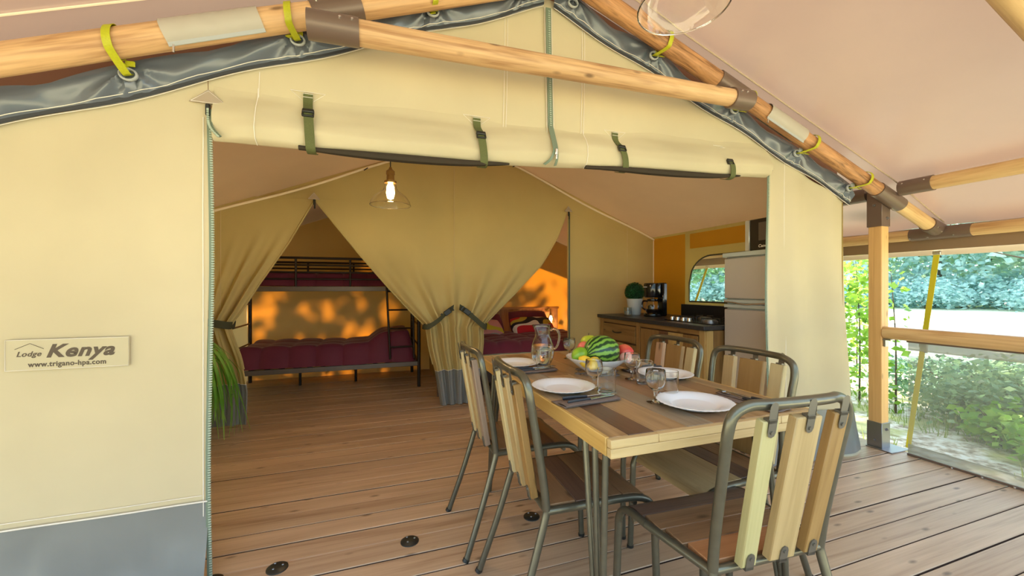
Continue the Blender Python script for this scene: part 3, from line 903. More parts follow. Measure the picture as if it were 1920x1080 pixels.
s_ = MB().tube([(4.20, YF-.19, 1.633), (4.20, YF+.17, 1.633)], .051, 20).build('metal_sleeve', m_brown, pb)
bolts([((4.155, YF-.10, 1.60), (-1, 0, -.7)), ((4.155, YF+.05, 1.60), (-1, 0, -.7)), ((4.155, YF+.16, 1.60), (-1, 0, -.7))], s_)
pc = thing('purlin', 'round timber eave purlin on the left side', 'beam', (-2.42, YF, 1.49))
pole('pole', (-2.46, -.35, 1.44), (-2.46, 6.6, 1.44), .045, m_pole2, pc)
# corner post
px, py, ps = 3.6125, 1.9425, .085
cp = thing('corner_post', 'square timber corner post with brown metal head and zinc foot', 'post', (px, py, 0))
board('timber', (px, py, .90), (ps, ps, 1.60), m_post, cp, ch=.004)
hd = MB().box((px, py, 1.795), (ps+.014, ps+.014, .27), ch=.003).build('metal_head', m_brown, cp)
ft = MB().box((px, py, .10), (ps+.012, ps+.012, .19), ch=.002).build('metal_foot', m_steel, cp)
MB().box((px+.03, py-.04, .005), (ps+.12, ps+.08, .008), ch=.002).build('foot_plate', m_steel, cp)
for dz, dy in ((1.83, 0), ):
    pass
def hexbolt(p, ax, par, r=.011):
    p = Vector(p); ax = Vector(ax)
    MB().tube([p, p+ax*.007], r, 6).tube([p+ax*.006, p+ax*.014], r*.5, 8).build('bolt', m_steel, par)
hexbolt((px-ps/2-.007, py, 1.82), (-1, 0, 0), hd); hexbolt((px+.01, py-ps/2-.007, 1.72), (0, -1, 0), hd)
hexbolt((px-ps/2-.006, py, .06), (-1, 0, 0), ft); hexbolt((px+.005, py-ps/2-.006, .145), (0, -1, 0), ft)
# railing
ra = thing('railing', 'round timber handrail with a grey insect mesh panel below, right of the porch', 'railing', (3.62, 1.88, 0))
pole('handrail', (3.605, 1.895, .868), (3.605, -.6, .868), .046, m_pole2, ra)
hb = MB().box((3.605, 1.88, .818), (.05, .06, .008)).box((3.605, 1.89, .79), (.04, .012, .05)).build('handrail_bracket', m_steel, ra)
m_mesh = seethrough('insect_mesh', C(176, 182, 172), .40)
m_band = seethrough('mesh_hem', C(168, 172, 156), .85)
XM = 3.635
MB().sheet(lambda u, v: (XM, lerp(1.775, -.6, u), lerp(.075, .765, v)), 6, 6).build('mesh_panel', m_mesh, ra)
MB().sheet(lambda u, v: (XM-.002, lerp(1.775, -.6, u), lerp(.755, .812, v)), 6, 1).build('mesh_hem', m_band, ra)
MB().sheet(lambda u, v: (XM-.002, lerp(1.775, -.6, u), lerp(.012, .082, v)), 6, 1).build('mesh_hem', m_band, ra)
MB().box((XM, .58, .008), (.014, 2.4, .014), ch=.002).build('bottom_rail', m_brown, ra)
MB().box((XM-.005, .58, .818), (.016, 2.4, .016), ch=.002).build('top_rail', m_brown, ra)
for y in (1.4, 1.265, 1.13, .99, 1.54): MB().tube([(XM-.012, y, .004), (XM-.012, y, .012)], .006, 8).build('screw', m_bolt, ra)

# webbing loops tying the canvas to the rafters
WL = [(-.873, -.02, 'left rafter, left of the grey zipped sleeve'), (-.30, -.03, 'left rafter, between grey sleeve and brown metal sleeve'), (.27, .0, 'left rafter, near the top edge past the tie beam cap'),
      (1.535, .045, 'right rafter, below the glass lamp'), (2.145, .065, 'right rafter, at the end of the tie beam'), (2.70, .075, 'right rafter, below the pale sleeve'), (3.23, .08, 'right rafter, lowest beside the corner post')]
for ex, dx, where in WL:
    fn = L_at if ex < .9 else R_at
    low = 1.2+(zg_front(ex)+.010*math.sin(ex*9)-.006+.098-1.2)*.972
    c = fn(ex); dv = fn(ex+dx)-c; r = .060
    E = Vector((ex, W-.062, low))
    E2 = Vector((ex, W-.05, low+.004))
    pts = [E2, E+Vector((0, -.012, -.004))]
    a0, a1 = math.radians(232), math.radians(-60)
    for i in range(13):
        a = lerp(a0, a1, i/12)
        pts.append(c+dv*(.55+.075*min(i, 6))+Vector((-.0, math.cos(a)*r, math.sin(a)*r)))
    pts.append(E2+Vector((0, .02, .012)))
    P = smooth_path(pts, 3)
    ax = (fn(1)-fn(0)).normalized()
    o = top(MB().ribbon(P, .026, ax, .0022), 'webbing_loop', m_yel, 'yellow-green webbing loop round the '+where, 'strap', 'webbing loops holding the canvas to the rafters')
    b_ = MB().box(E.lerp(c+dv*.5, .45)+Vector((.012, .02, 0)), (.03, .008, .02), ch=.002).build('cam_buckle', m_eye if ex > 2.5 else m_yel, o)

# guy straps outside
def guy(p0, p1, label):
    o = top(MB().ribbon([p0, p1], .038, (0, 1, 0), .003), 'guy_strap', m_yelg, label, 'strap', 'guy straps')
    p = Vector(p0).lerp(Vector(p1), .42)
    MB().box(p, (.035, .05, .08), ch=.004).box(p+Vector((-.01, -.02, -.06)), (.02, .02, .05), ch=.004).build('ratchet', m_steel, o)
    MB().box(p0, (.02, .05, .03), ch=.003).build('hook', m_bolt, o)
guy((4.24, 1.89, 1.48), (4.75, 2.32, -.30), 'yellow guy strap running from the eave to the ground beside the post')
guy((4.24, 4.20, 1.48), (4.5, 5.25, -.30), 'yellow guy strap seen through the kitchen window')

# deck fittings along the doorway
for i, x in enumerate((-.62, -.384, .167, .788)):
    y = 1.945
    lab = ('black oval deck fitting beside the foot of the left zip', 'black round deck fitting in the bare boards left of the middle', 'black round deck fitting in the bare boards nearest the chairs', 'black round deck fitting between the two left chairs')[i]
    o = top(MB().lathe([(0, .014), (.020, .014), (.030, .012), (.042, .005), (.043, 0.0005), (0, 0.0005)], (x, y, 0), 24), 'deck_fitting', m_buckle, lab, 'fitting', 'deck fittings')
    for a in (0, 2.1, 4.2): MB().lathe([(0, .0165), (.004, .0165), (.005, .014)], (x+.022*math.cos(a), y+.022*math.sin(a), 0), 8).build('screw', m_steel, o)
pk = thing('padlock', 'small brass padlock on the deck under the table', 'padlock', (1.03, 1.97, 0))
MB().box((1.03, 1.97, .018), (.036, .014, .030), ch=.003).build('body', plain('brass', C(196, 164, 60), .35, metal=.8), pk)
MB().tube(smooth_path([(1.019, 1.97, .03), (1.019, 1.97, .048), (1.03, 1.97, .058), (1.041, 1.97, .048), (1.041, 1.97, .03)], 5), .003, 8).build('shackle', m_steel, pk)
# ------------------------------------------------------------------ table
TX0, TX1, TY0, TY1, TZ = .635, 1.475, .985, 2.445, .77
tbl = thing('dining_table', 'long dining table of mixed brown planks on grey hairpin legs', 'table', ((TX0+TX1)/2, (TY0+TY1)/2, 0))
woods = {
 'a': wood('table_tan', C(128, 98, 62), C(178, 146, 104), 'Y', 1.6, 18, .33, vary=.05, spec=.5, bump=.08, knots=False),
 'b': wood('table_dark', C(78, 56, 42), C(112, 84, 64), 'Y', 1.6, 18, .33, vary=.05, spec=.5, bump=.08, knots=False),
 'c': wood('table_brown', C(110, 80, 52), C(156, 120, 82), 'Y', 1.6, 18, .33, vary=.05, spec=.5, bump=.08, knots=False),
 'd': wood('table_grey', C(116, 98, 76), C(164, 146, 118), 'Y', 1.6, 18, .33, vary=.05, spec=.5, bump=.08, knots=False)}
cuts = [.642, .709, .800, .925, 1.03, 1.165, 1.29, 1.39, 1.468]
spec_ = [[('a', 0, 1)], [('b', 0, .27), ('d', .27, 1)], [('a', 0, .55), ('c', .55, 1)], [('d', 0, .4), ('a', .4, 1)], [('c', 0, 1)], [('a', 0, .62), ('d', .62, 1)], [('c', 0, .35), ('b', .35, .7), ('c', .7, 1)], [('a', 0, 1)]]
for i, rows in enumerate(spec_):
    for kk, f0, f1 in rows:
        y0, y1 = lerp(TY0+.008, TY1-.008, f0), lerp(TY0+.008, TY1-.008, f1)
        board('plank', ((cuts[i]+cuts[i+1])/2, (y0+y1)/2, TZ-.012+.0004*(i % 2)), (cuts[i+1]-cuts[i]-.0012, y1-y0-.001, .024), woods[kk], tbl, ch=.0015)
m_edge = wood('table_edge', C(178, 150, 100), C(208, 182, 134), 'X', 1.5, 20, .4, vary=.06, bump=.08, knots=False)
m_edgey = wood('table_edge_side', C(182, 144, 76), C(204, 168, 100), 'Y', 1.5, 20, .38, vary=.06, bump=.08, knots=False)
xs = [TX0, .80, 1.06, 1.30, TX1]
for i in range(4):     # finger jointed front edge
    board('edge_strip', ((xs[i]+xs[i+1])/2, TY0-.002, TZ-.0135), (xs[i+1]-xs[i]-.001, .022, .025), m_edge, tbl)
board('edge_strip', ((TX0+TX1)/2, TY0-.002, TZ-.0405), (TX1-TX0, .022, .028), m_edge, tbl)
board('edge_strip', ((TX0+TX1)/2, TY1, TZ-.027), (TX1-TX0, .02, .054), m_edge, tbl)
for x in (TX0+.006, TX1-.006):
    board('edge_strip', (x, (TY0+TY1)/2, TZ-.027), (.018, TY1-TY0-.022, .054), m_edgey, tbl)
for x, y, sx, sy in ((.68, 1.07, -1, -1), (.68, 2.28, -1, 1), (1.43, 1.07, 1, -1), (1.43, 2.28, 1, 1)):
    lg = MB().box((x, y-sy*.065, .712), (.07, .20, .006)).build('leg_plate', m_frame, tbl)
    foot = Vector((x+sx*.028 if y > 2 or x > 1 else x-.015, y+sy*.0, .006))
    for kx in (0, .065, .13):
        pole('leg_rod', (x, y-sy*(-.01)*0 + (kx if sy < 0 else -kx), .712), foot+Vector((0, (kx*.12 if sy < 0 else -kx*.12), 0)), .0105, m_frame, tbl, n=10, wob=0)

# ------------------------------------------------------------------ chairs
def woodset(nm, d, l, ax='Z'): return wood(nm, C(*d), C(*l), ax, 1.8, 22, .5, vary=.04, bump=.2, coat=0)
m_sl = {'pale': woodset('slat_pale', (160, 150, 100), (186, 176, 128)), 'beige': woodset('slat_beige', (158, 132, 86), (186, 160, 114)), 'honey': woodset('slat_honey', (128, 96, 52), (160, 126, 76)),
        'rose': woodset('slat_rose', (172, 134, 100), (200, 164, 130)), 'grey': woodset('slat_grey', (120, 100, 84), (160, 138, 120)), 'cream': woodset('slat_cream', (180, 160, 112), (204, 186, 140))}
m_seat = {'dark': wood('seat_dark', C(74, 58, 50), C(112, 90, 76), 'X', 2, 22, .35, vary=.08, bump=.15), 'brown': wood('seat_brown', C(112, 84, 58), C(150, 118, 86), 'X', 2, 22, .35, vary=.08, bump=.15),
          'tan': wood('seat_tan', C(150, 126, 84), C(186, 162, 118), 'X', 2, 22, .35, vary=.08, bump=.15), 'orange': wood('seat_orange', C(150, 100, 62), C(184, 134, 92), 'X', 2, 22, .35, vary=.08, bump=.15)}
RT = .0132
def chair(loc, rz, label, slats, seats, fh=.205, fy=.215):
    t = thing('dining_chair', label, 'chair', loc, rz, 'metal and timber chairs round the table')
    B = lambda mb, nm, mat, par=t: mb.build(nm, mat, par, local=True)
    hb_ = .19
    for s in (-1, 1):
        B(MB().tube(smooth_path([(s*.212, -.345, .006), (s*.200, -.27, .22), (s*.192, -.212, .41), (s*hb_, -.203, .45)], 6), RT, 12), 'leg', m_frame)
        B(MB().tube([(s*.213, -.35, 0), (s*.212, -.344, .012)], RT+.002, 12), 'foot_cap', m_buckle)
        B(MB().tube(smooth_path([(s*(fh-.012), fy-.15, .446), (s*(fh-.006), fy-.078, .445), (s*(fh-.002), fy-.033, .432), (s*fh, fy-.006, .395), (s*fh, fy, .33), (s*(fh+.008), fy+.008, .006)], 6), RT, 12), 'leg', m_frame)
        B(MB().tube([(s*(fh+.0082), fy+.0082, 0), (s*(fh+.008), fy+.008, .012)], RT+.002, 12), 'foot_cap', m_buckle)
        B(MB().tube([(s*hb_, -.203, .445), (s*(fh-.012), fy-.15, .446)], RT, 12), 'side_rail', m_frame)
    up = [(-hb_, -.203, .45), (-hb_-.003, -.217, .56), (-hb_-.010, -.253, .76), (-hb_-.013, -.268, .84), (-hb_-.001, -.275, .885), (-hb_+.04, -.281, .905), (-.10, -.294, .908), (0, -.300, .909)]
    up = up+[(-x, y, z) for x, y, z in up[-2::-1]]
    bf = B(MB().tube(smooth_path(up, 5), RT+.001, 12), 'back_frame', m_frame)
    B(MB().tube([(-hb_, -.203, .447), (hb_, -.203, .447)], RT*.92, 12), 'lower_bar', m_frame)
    B(MB().tube([(-fh+.006, fy-.078, .425), (fh-.006, fy-.078, .425)], RT*.7, 8), 'front_bar', m_frame)
    # slats
    tilt = math.atan2(.070, .40)
    for (x, w, kk) in slats:
        z0, z1 = .462, .872
        yc = lambda z: -.206-(z-.462)*.175-.012
        L = (z1-z0)/math.cos(tilt)
        zc = (z0+z1)/2
        mb = MB().box((0,0,0), (w, .026, L), ch=.003)
        o = mb.build('slat', m_sl[kk], t, local=True)
        o.location = (x*1.03+.004, yc(zc)-.004, zc); o.rotation_euler = (tilt, x*.25+.02, 0)
        for zz, dz, nm in ((L/2+.004, -1, 'tab'), (-L/2-.004, 1, 'tab')):
            # rounded lug on the back of the slat, bent to the tube
            prof = [(-.013, 0), (.013, 0), (.013, -.034), (.009, -.043), (0, -.047), (-.009, -.043), (-.013, -.034)]
            mb = MB(); y0 = -.0135
            vv = [(p[0], y0, zz+p[1]*-dz*-1 if dz < 0 else zz-p[1]) for p in prof]+[(p[0], y0-.003, zz+p[1] if dz < 0 else zz-p[1]) for p in prof]
            n = len(prof)
            mb.add(vv, [tuple(range(n)), tuple(range(n, 2*n))[::-1]]+[(i, i+n, (i+1) % n+n, (i+1) % n) for i in range(n)])
            mb.box((0, y0+.006, zz+.003*-dz*-1), (.026, .018, .010))
            zb_ = zz+(-.033 if dz < 0 else .033)
            mb.tube([(0, y0-.002, zb_), (0, y0-.006, zb_)], .005, 8)
            mb.build(nm, m_tab, o, local=True)
    # seat planks: three flat, the front one rolling over the edge
    yq = fy-.122; ys = [-.188, lerp(-.188, yq, .35), lerp(-.188, yq, .67), yq]
    for i in range(3):
        y0, y1 = ys[i], ys[i+1]
        hw = lerp(.178, fh-.017, (i+.5)/3)
        mb = MB().box((0,0,0), (2*hw, y1-y0-.0015, .018), ch=.002)
        o = mb.build('seat_plank', m_seat[seats[i]], t, local=True); o.location = (0, (y0+y1)/2, .452-.001*i)
    prof = [(.106, .4605), (.15, .459), (.185, .450), (.21, .432), (.222, .405), (.206, .402), (.196, .424), (.176, .437), (.146, .443), (.106, .443)]
    n = len(prof); hw = fh-.015; vv = [(-hw, y+fy-.228, z-.455) for y, z in prof]+[(hw, y+fy-.228, z-.455) for y, z in prof]
    mb = MB().add(vv, [tuple(range(n)), tuple(range(n, 2*n))[::-1]]+[(i, i+n, (i+1) % n+n, (i+1) % n) for i in range(n)])
    o = mb.build('seat_plank', m_seat[seats[3]], t, local=True, weld=True); o.location = (0, 0, .455)
    return t
chair((1.055, 1.022, 0), math.radians(-3), 'timber slat chair at the near end of the table, its back to the viewer', [(-.105, .050, 'pale'), (.012, .088, 'beige'), (.118, .050, 'honey')], ['orange', 'brown', 'brown', 'dark'], .243, .178)
chair((.765, 1.42, 0), math.radians(-92), 'timber slat chair on the left side of the table, nearer of the pair', [(.108, .052, 'honey'), (.0, .072, 'beige'), (-.108, .052, 'cream')], ['brown', 'dark', 'brown', 'brown'])
chair((.735, 1.935, 0), math.radians(-90), 'timber slat chair on the left side of the table, farther of the pair', [(.108, .05, 'grey'), (.0, .066, 'beige'), (-.108, .05, 'cream')], ['brown', 'brown', 'dark', 'brown'])
chair((1.355, 1.36, 0), math.radians(91), 'timber slat chair on the right side of the table before the grey fridge', [(.105, .06, 'beige'), (-.005, .12, 'honey'), (-.118, .06, 'cream')], ['brown', 'dark', 'tan', 'tan'])
chair((1.355, 1.855, 0), math.radians(91), 'timber slat chair on the right side of the table before the kitchen cabinet', [(.105, .06, 'rose'), (-.005, .12, 'honey'), (-.118, .055, 'cream')], ['brown', 'brown', 'tan', 'dark'])

# ------------------------------------------------------------------ on the table
m_porc = plain('white_porcelain', C(244, 248, 252), .12, spec=.6)
m_glass = glass('clear_glass', (.985, 1, .995, 1), 0, 1.36)
m_water = glass('water', (.98, 1, 1, 1), 0, 1.33)
def plate(x, y, r, label):
    sc = lambda a, rr, z: 1+.010*math.cos(a*36)*sstep(rr, .07, .12)
    pr = [(0, .004), (.05, .004), (.072, .002), (.078, .004), (.085, .011), (.11, .017), (r, .022), (r+.001, .0235), (r-.002, .0245), (.11, .0205), (.088, .0155), (.078, .009), (.07, .0075), (0, .0075)]
    top(MB().lathe(pr, (x, y, TZ+.0005), 72, fn=sc), 'plate', m_porc, label, 'plate', 'white plates')
plate(.757, 1.515, .131, 'white fluted plate in front of the near left chair, folded napkin beside it')
plate(.745, 2.075, .131, 'white fluted plate in front of the far left chair, left of the jug')
plate(1.10, 1.148, .131, 'white fluted plate before the chair at the near end of the table')
plate(1.325, 1.575, .131, 'white fluted plate on the right side of the table behind a tumbler')
def wineglass(x, y, label, s=1.0):
    o = [(0, .001), (.033, .0015), (.033, .003), (.012, .006), (.0065, .012), (.006, .03), (.0075, .042), (.018, .050), (.030, .062), (.0365, .080), (.037, .095), (.0345, .122), (.0335, .123), (.0325, .122), (.0352, .095), (.0347, .081), (.0285, .064), (.016, .0525), (.006, .048), (0, .0475)]
    top(MB().lathe([(r*s, z*s) for r, z in o], (x, y, TZ+.001), 40), 'wine_glass', m_glass, label, 'glass', 'stemmed wine glasses')
def tumbler(x, y, label, s=1.0):
    o = [(0, .001), (.034, .001), (.036, .004), (.0372, .03), (.038, .101), (.037, .102), (.036, .101), (.0352, .03), (.0335, .014), (.03, .0115), (0, .011)]
    top(MB().lathe([(r*s, z*s) for r, z in o], (x, y, TZ+.001), 40), 'tumbler', m_glass, label, 'glass', 'water tumblers')
wineglass(.895, 1.50, 'stemmed wine glass beside the plate of the near left chair')
tumbler(.900, 1.410, 'water tumbler beside the plate of the near left chair')
wineglass(1.154, 1.590, 'stemmed wine glass just right of the fruit bowl')
tumbler(1.155, 1.500, 'water tumbler right of the fruit bowl, overlapping the stemmed glass')
wineglass(1.004, 1.240, 'stemmed wine glass closest to the near end of the table')
tumbler(1.106, 1.290, 'water tumbler behind the plate at the near end of the table')
wineglass(1.135, 2.19, 'stemmed wine glass behind the fruit bowl')
tumbler(.846, 1.925, 'water tumbler standing in front of the glass jug')
# jug
jx, jy = .905, 2.07
jug = thing('jug', 'clear glass jug with handle and spout, half full of water', 'jug', (jx, jy, TZ))
sp = lambda a, r, z: 1+.28*math.exp(-((((a-PI+PI) % (2*PI))-PI)/.45)**2)*sstep(z, .175, .222)
MB().lathe([(0, .002), (.040, .002), (.048, .008), (.062, .04), (.066, .07), (.062, .105), (.050, .14), (.042, .165), (.043, .19), (.049, .222), (.0475, .223), (.046, .221), (.040, .19), (.0392, .165), (.047, .14), (.0592, .105), (.0632, .07), (.0592, .04), (.046, .012), (.038, .007), (0, .006)], (jx, jy, TZ+.001), 48, fn=sp).build('body', m_glass, jug)
MB().lathe([(0, .0075), (.037, .0078), (.0452, .0125), (.0584, .04), (.0624, .07), (.0584, .105), (.0575, .108), (0, .108)], (jx, jy, TZ+.001), 40).build('water', m_water, jug)
dh = Vector((.97, -.25, 0)).normalized()
MB().tube(smooth_path([Vector((jx, jy, TZ+z))+dh*r for r, z in ((.044, .192), (.066, .200), (.088, .188), (.095, .155), (.088, .115), (.074, .092), (.063, .088))], 6), .0065, 10).build('handle', m_glass, jug)
# fruit bowl on its wire trivet
bx, by = 1.070, 1.765
tv = MB()
for r in (.095, .055): tv.tube([(bx+r*math.cos(a), by+r*math.sin(a), TZ+.006) for a in [2*PI*i/40 for i in range(40)]], .0022, 6, closed=True)
for i in range(6):
    a = 2*PI*i/6
    c0 = Vector((bx+.108*math.cos(a), by+.108*math.sin(a), TZ+.006))
    tv.tube([c0+Vector((.016*math.cos(b), .016*math.sin(b), 0)) for b in [2*PI*j/14 for j in range(14)]], .002, 6, closed=True)
    tv.tube([(bx+.055*math.cos(a), by+.055*math.sin(a), TZ+.006), (bx+.095*math.cos(a), by+.095*math.sin(a), TZ+.006)], .002, 6)
    tv.tube([(bx+.095*math.cos(a), by+.095*math.sin(a), TZ), (bx+.095*math.cos(a), by+.095*math.sin(a), TZ+.007)], .003, 6)
top(tv, 'wire_trivet', m_steel, 'curled metal wire trivet under the fruit bowl', 'trivet')
BZ = TZ+.0085
fl_ = lambda a, r, z: 1+.014*math.cos(a*28)*sstep(z, .05, .075)
top(MB().lathe([(0, .003), (.052, .003), (.055, 0), (.058, .003), (.085, .02), (.125, .050), (.152, .074), (.154, .077), (.150, .077), (.122, .055), (.083, .026), (.055, .008), (0, .008)], (bx, by, BZ), 84, fn=fl_), 'fruit_bowl', m_porc, 'white scalloped bowl holding a watermelon and other fruit', 'bowl')
def meridian_mat():
    t = NT('watermelon_skin'); tc = t.node('ShaderNodeTexCoord')
    nn = t.node('ShaderNodeTexNoise'); nn.inputs['Scale'].default_value = 38; nn.inputs['Detail'].default_value = 4
    t.l.new(tc.outputs['Object'], nn.inputs[0])
    # angle about the long axis (local X)
    sp_ = t.node('ShaderNodeSeparateXYZ'); t.l.new(tc.outputs['Object'], sp_.inputs[0])
    at = t.node('ShaderNodeMath', operation='ARCTAN2'); t.l.new(sp_.outputs[1], at.inputs[0]); t.l.new(sp_.outputs[2], at.inputs[1])
    m1 = t.node('ShaderNodeMath', operation='MULTIPLY_ADD'); m1.inputs[1].default_value = 16; t.l.new(at.outputs[0], m1.inputs[0])
    ns = t.node('ShaderNodeMath', operation='MULTIPLY'); ns.inputs[1].default_value = 5.5; t.l.new(nn.outputs[0], ns.inputs[0]); t.l.new(ns.outputs[0], m1.inputs[2])
    sn = t.node('ShaderNodeMath', operation='SINE'); t.l.new(m1.outputs[0], sn.inputs[0])
    mr = t.node('ShaderNodeMapRange'); mr.inputs['From Min'].default_value = -1; t.l.new(sn.outputs[0], mr.inputs['Value'])
    r = t.ramp([(.30, C(122, 168, 62)), (.48, C(84, 136, 46)), (.62, C(30, 74, 32)), (1, C(20, 56, 26))]); t.l.new(mr.outputs[0], r.inputs[0])
    t.l.new(r.outputs[0], t.b.inputs['Base Color']); t.b.inputs['Roughness'].default_value = .3
    return t.m
mel = tag(MB().ball((0, 0, 0), (.098, .084, .082), 36, 22).build('watermelon', meridian_mat()), 'striped green watermelon in the middle of the white bowl', 'fruit')
mel.location = (bx+.022, by-.005, BZ+.100); mel.rotation_euler = (0, math.radians(-6), math.radians(10))
for p in mel.data.vertices: pass
def fruit(x, y, z, r, kind, label, mat, rot=(0, 0, 0), stem=True):
    o = thing(kind, label, 'fruit', (bx+x, by+y, z))
    if kind in ('apple', 'peach'):
        f = lambda d: 1-.16*math.exp(-((1-d.z)/.06))-.10*math.exp(-((1+d.z)/.08))
        mb = MB().ball((0, 0, r*.93), (r, r, r*.93), 28, 18, f)
    else:
        f = lambda d: 1+.14*math.exp(-((1-abs(d.x))/.05))
        mb = MB().ball((0, 0, r*.86), (r*1.22, r*.9, r*.88), 28, 18, f)
    mb.build('flesh', mat, o, local=True)
    if kind == 'apple': MB().tube(smooth_path([(0, 0, r*1.62), (.002, 0, r*1.8), (.006, .002, r*2.05)], 4), .0016, 6).build('stem', m_joist, o, local=True)
    elif kind != 'peach': MB().lathe([(0, r*1.2+.002), (.003, r*1.2), (.004, r*1.2-.003)], (0, 0, r*.86), 10, axis='X').build('stem_end', m_joist, o, local=True)
    o.rotation_euler = rot
    return o
def mottled(name, c1, c2, sc=8, rough=.3):
    t = NT(name); tc = t.node('ShaderNodeTexCoord'); nn = t.node('ShaderNodeTexNoise'); nn.inputs['Scale'].default_value = sc; nn.inputs['Detail'].default_value = 6
    t.l.new(tc.outputs['Object'], nn.inputs[0]); r = t.ramp([(.38, c1), (.62, c2)]); t.l.new(nn.outputs[0], r.inputs[0]); t.l.new(r.outputs[0], t.b.inputs['Base Color']); t.b.inputs['Roughness'].default_value = rough
    return t.m
m_lime = mottled('lime_skin', C(112, 156, 30), C(158, 190, 54), 14); m_lemon = mottled('lemon_skin', C(236, 190, 42), C(248, 214, 84), 10, .4)
m_red = mottled('apple_red', C(206, 52, 50), C(232, 128, 92), 12); m_pink = mottled('apple_pink', C(226, 98, 84), C(238, 140, 112), 10); m_ygr = mottled('apple_green', C(170, 186, 40), C(204, 206, 76), 10); m_pch = mottled('peach_skin', C(226, 160, 146), C(240, 190, 176), 12, .7)
fruit(-.098, -.012, BZ+.066, .037, 'lime', 'green lime at the left of the fruit bowl', m_lime, (0, -.3, .3))
fruit(-.050, .055, BZ+.075, .041, 'apple', 'pinkish red apple behind the lime', m_pink, (.3, .2, 0))
fruit(.135, -.004, BZ+.056, .046, 'apple', 'red apple leaning right of the watermelon', m_red, (.2, .75, .3))
fruit(.012, .090, BZ+.092, .045, 'apple', 'yellow-green apple peeping over the watermelon', m_ygr, (-.2, 0, 0))
fruit(-.108, -.055, BZ+.040, .032, 'lemon', 'yellow lemon at the left rim of the bowl', m_lemon, (0, .55, -.25))
fruit(-.062, -.078, BZ+.036, .033, 'lemon', 'yellow lemon against the front of the watermelon', m_lemon, (.2, -.6, .5))
fruit(.118, -.062, BZ+.044, .030, 'peach', 'pale pink peach at the right rim of the bowl', m_pch, (0, .3, 0))
# napkins with cutlery
m_nap = plain('taupe_napkin', C(118, 102, 92), .85, noise_amt=.08, nscale=60)
m_knob = plain('dark_handle', C(44, 46, 50), .35); m_cut = plain('cutlery_steel', C(200, 200, 198), .18, metal=1)
def napkin(x, y, a, label, k):
    nk = thing('napkin', 'taupe napkin '+label, 'napkin', (x, y, TZ), a)
    n = MB().sheet(lambda u, v: (lerp(-.125, .125, u), lerp(-.045, .05, v), .003+.0015*math.sin(v*9+u*2)), 16, 8)
    n.build('lower_fold', m_nap, nk, local=True, solid=.002)
    MB().sheet(lambda u, v: (lerp(-.12, .128, u), lerp(-.050, .012, v)+.006*u, .008+.0035*math.sin(PI*v)+.001*math.sin(u*7)), 16, 6).build('upper_fold', m_nap, nk, local=True, solid=.002)
    Rz = Matrix.Rotation(a, 3, 'Z')
    kz = TZ+.0155
    def place(mb, ox, oy, nm, parts, lab, cat, da=0):
        t = thing(nm, lab, cat, tuple(Vector((x, y, kz))+Rz@Vector((ox, oy, 0))), a+da, nm+'s on the napkins')
        for pn, mm, mat in parts: mm.build(pn, mat, t, local=True)
    hand = lambda s: MB().tube(smooth_path([(-.115, 0, 0), (-.09, 0, .0005), (-.05, 0, .0005), (-.012, 0, 0)], 4), [.0045]+[.0075]*6+[.006]*5+[.005], 10, flat=.55)
    place(None, .015, -.018, 'knife', [('handle', hand(1), m_knob), ('blade', MB().box((.045, 0, .0), (.115, .016, .0016), ch=.0005), m_cut)], 'knife, dark handle, on the napkin '+label, 'cutlery', .05)
    fk = MB().tube([(-.012, 0, 0), (.05, 0, .001)], .003, 8, flat=.6).box((.065, 0, .002), (.03, .020, .0015), ch=.0005)
    for q in (-.0075, -.0025, .0025, .0075): fk.box((.096, q, .004), (.04, .0028, .0015))
    place(None, .025, .014, 'fork', [('handle', hand(1), m_knob), ('tines', fk, m_cut)], 'fork, dark handle, on the napkin '+label, 'cutlery', -.12)
napkin(.765, 1.335, math.radians(6), 'beside the plate of the near left chair', 0)
napkin(.775, 1.905, math.radians(6), 'between plate and tumbler of the far left chair', 1)
napkin(1.335, 1.125, math.radians(95), 'beside the plate at the near table end', 2)
napkin(1.345, 1.745, math.radians(186), 'behind the plate on the right side of the table', 3)

# ------------------------------------------------------------------ kitchen
KX, KY0, KY1 = 2.46, 2.475, YP-.05
m_ktop = plain('dark_worktop', C(52, 52, 54), .35, noise_amt=.15, nscale=60)
kw = lambda nm, d, l, ax: wood(nm, C(*d), C(*l), ax, 1.6, 18, .45, vary=.12, bump=.2)
m_kz = kw('cabinet_wood', (112, 82, 44), (156, 120, 72), 'Z'); m_kz2 = kw('cabinet_wood_pale', (156, 126, 74), (192, 162, 104), 'Z'); m_kz3 = kw('cabinet_wood_dark', (84, 58, 38), (118, 84, 56), 'Z')
m_ky = kw('cabinet_wood_flat', (112, 82, 44), (156, 120, 72), 'Y')
top(MB().box((KX+.375, (KY0+KY1)/2, .882), (.77, KY1-KY0+.03, .036), ch=.004), 'worktop', m_ktop, 'dark grey kitchen worktop carrying the hob and coffee maker', 'worktop')
cab = thing('kitchen_cabinet', 'brown timber kitchen cabinet under the dark worktop with drawer and plank door', 'cabinet', (KX+.39, (KY0+KY1)/2, 0))
MB().box((KX+.40, (KY0+KY1)/2, .45), (.70, KY1-KY0-.03, .82)).build('carcass', m_kz3, cab)
XF = KX+.035
def kb(nm, y0, y1, z0, z1, mat, th=.022, x=XF): return board(nm, (x, (y0+y1)/2, (z0+z1)/2), (th, y1-y0-.001, z1-z0-.001), mat, cab)
kb('stile', KY1-.06, KY1, .04, .86, m_kz); kb('stile', 3.30, 3.36, .04, .86, m_kz); kb('stile', KY0+.01, KY0+.07, .04, .86, m_kz2)
kb('rail', 3.36, KY1-.06, .82, .86, m_ky); kb('rail', KY0+.07, 3.30, .82, .86, m_ky); kb('rail', KY0+.07, KY1-.06, .04, .10, m_ky)
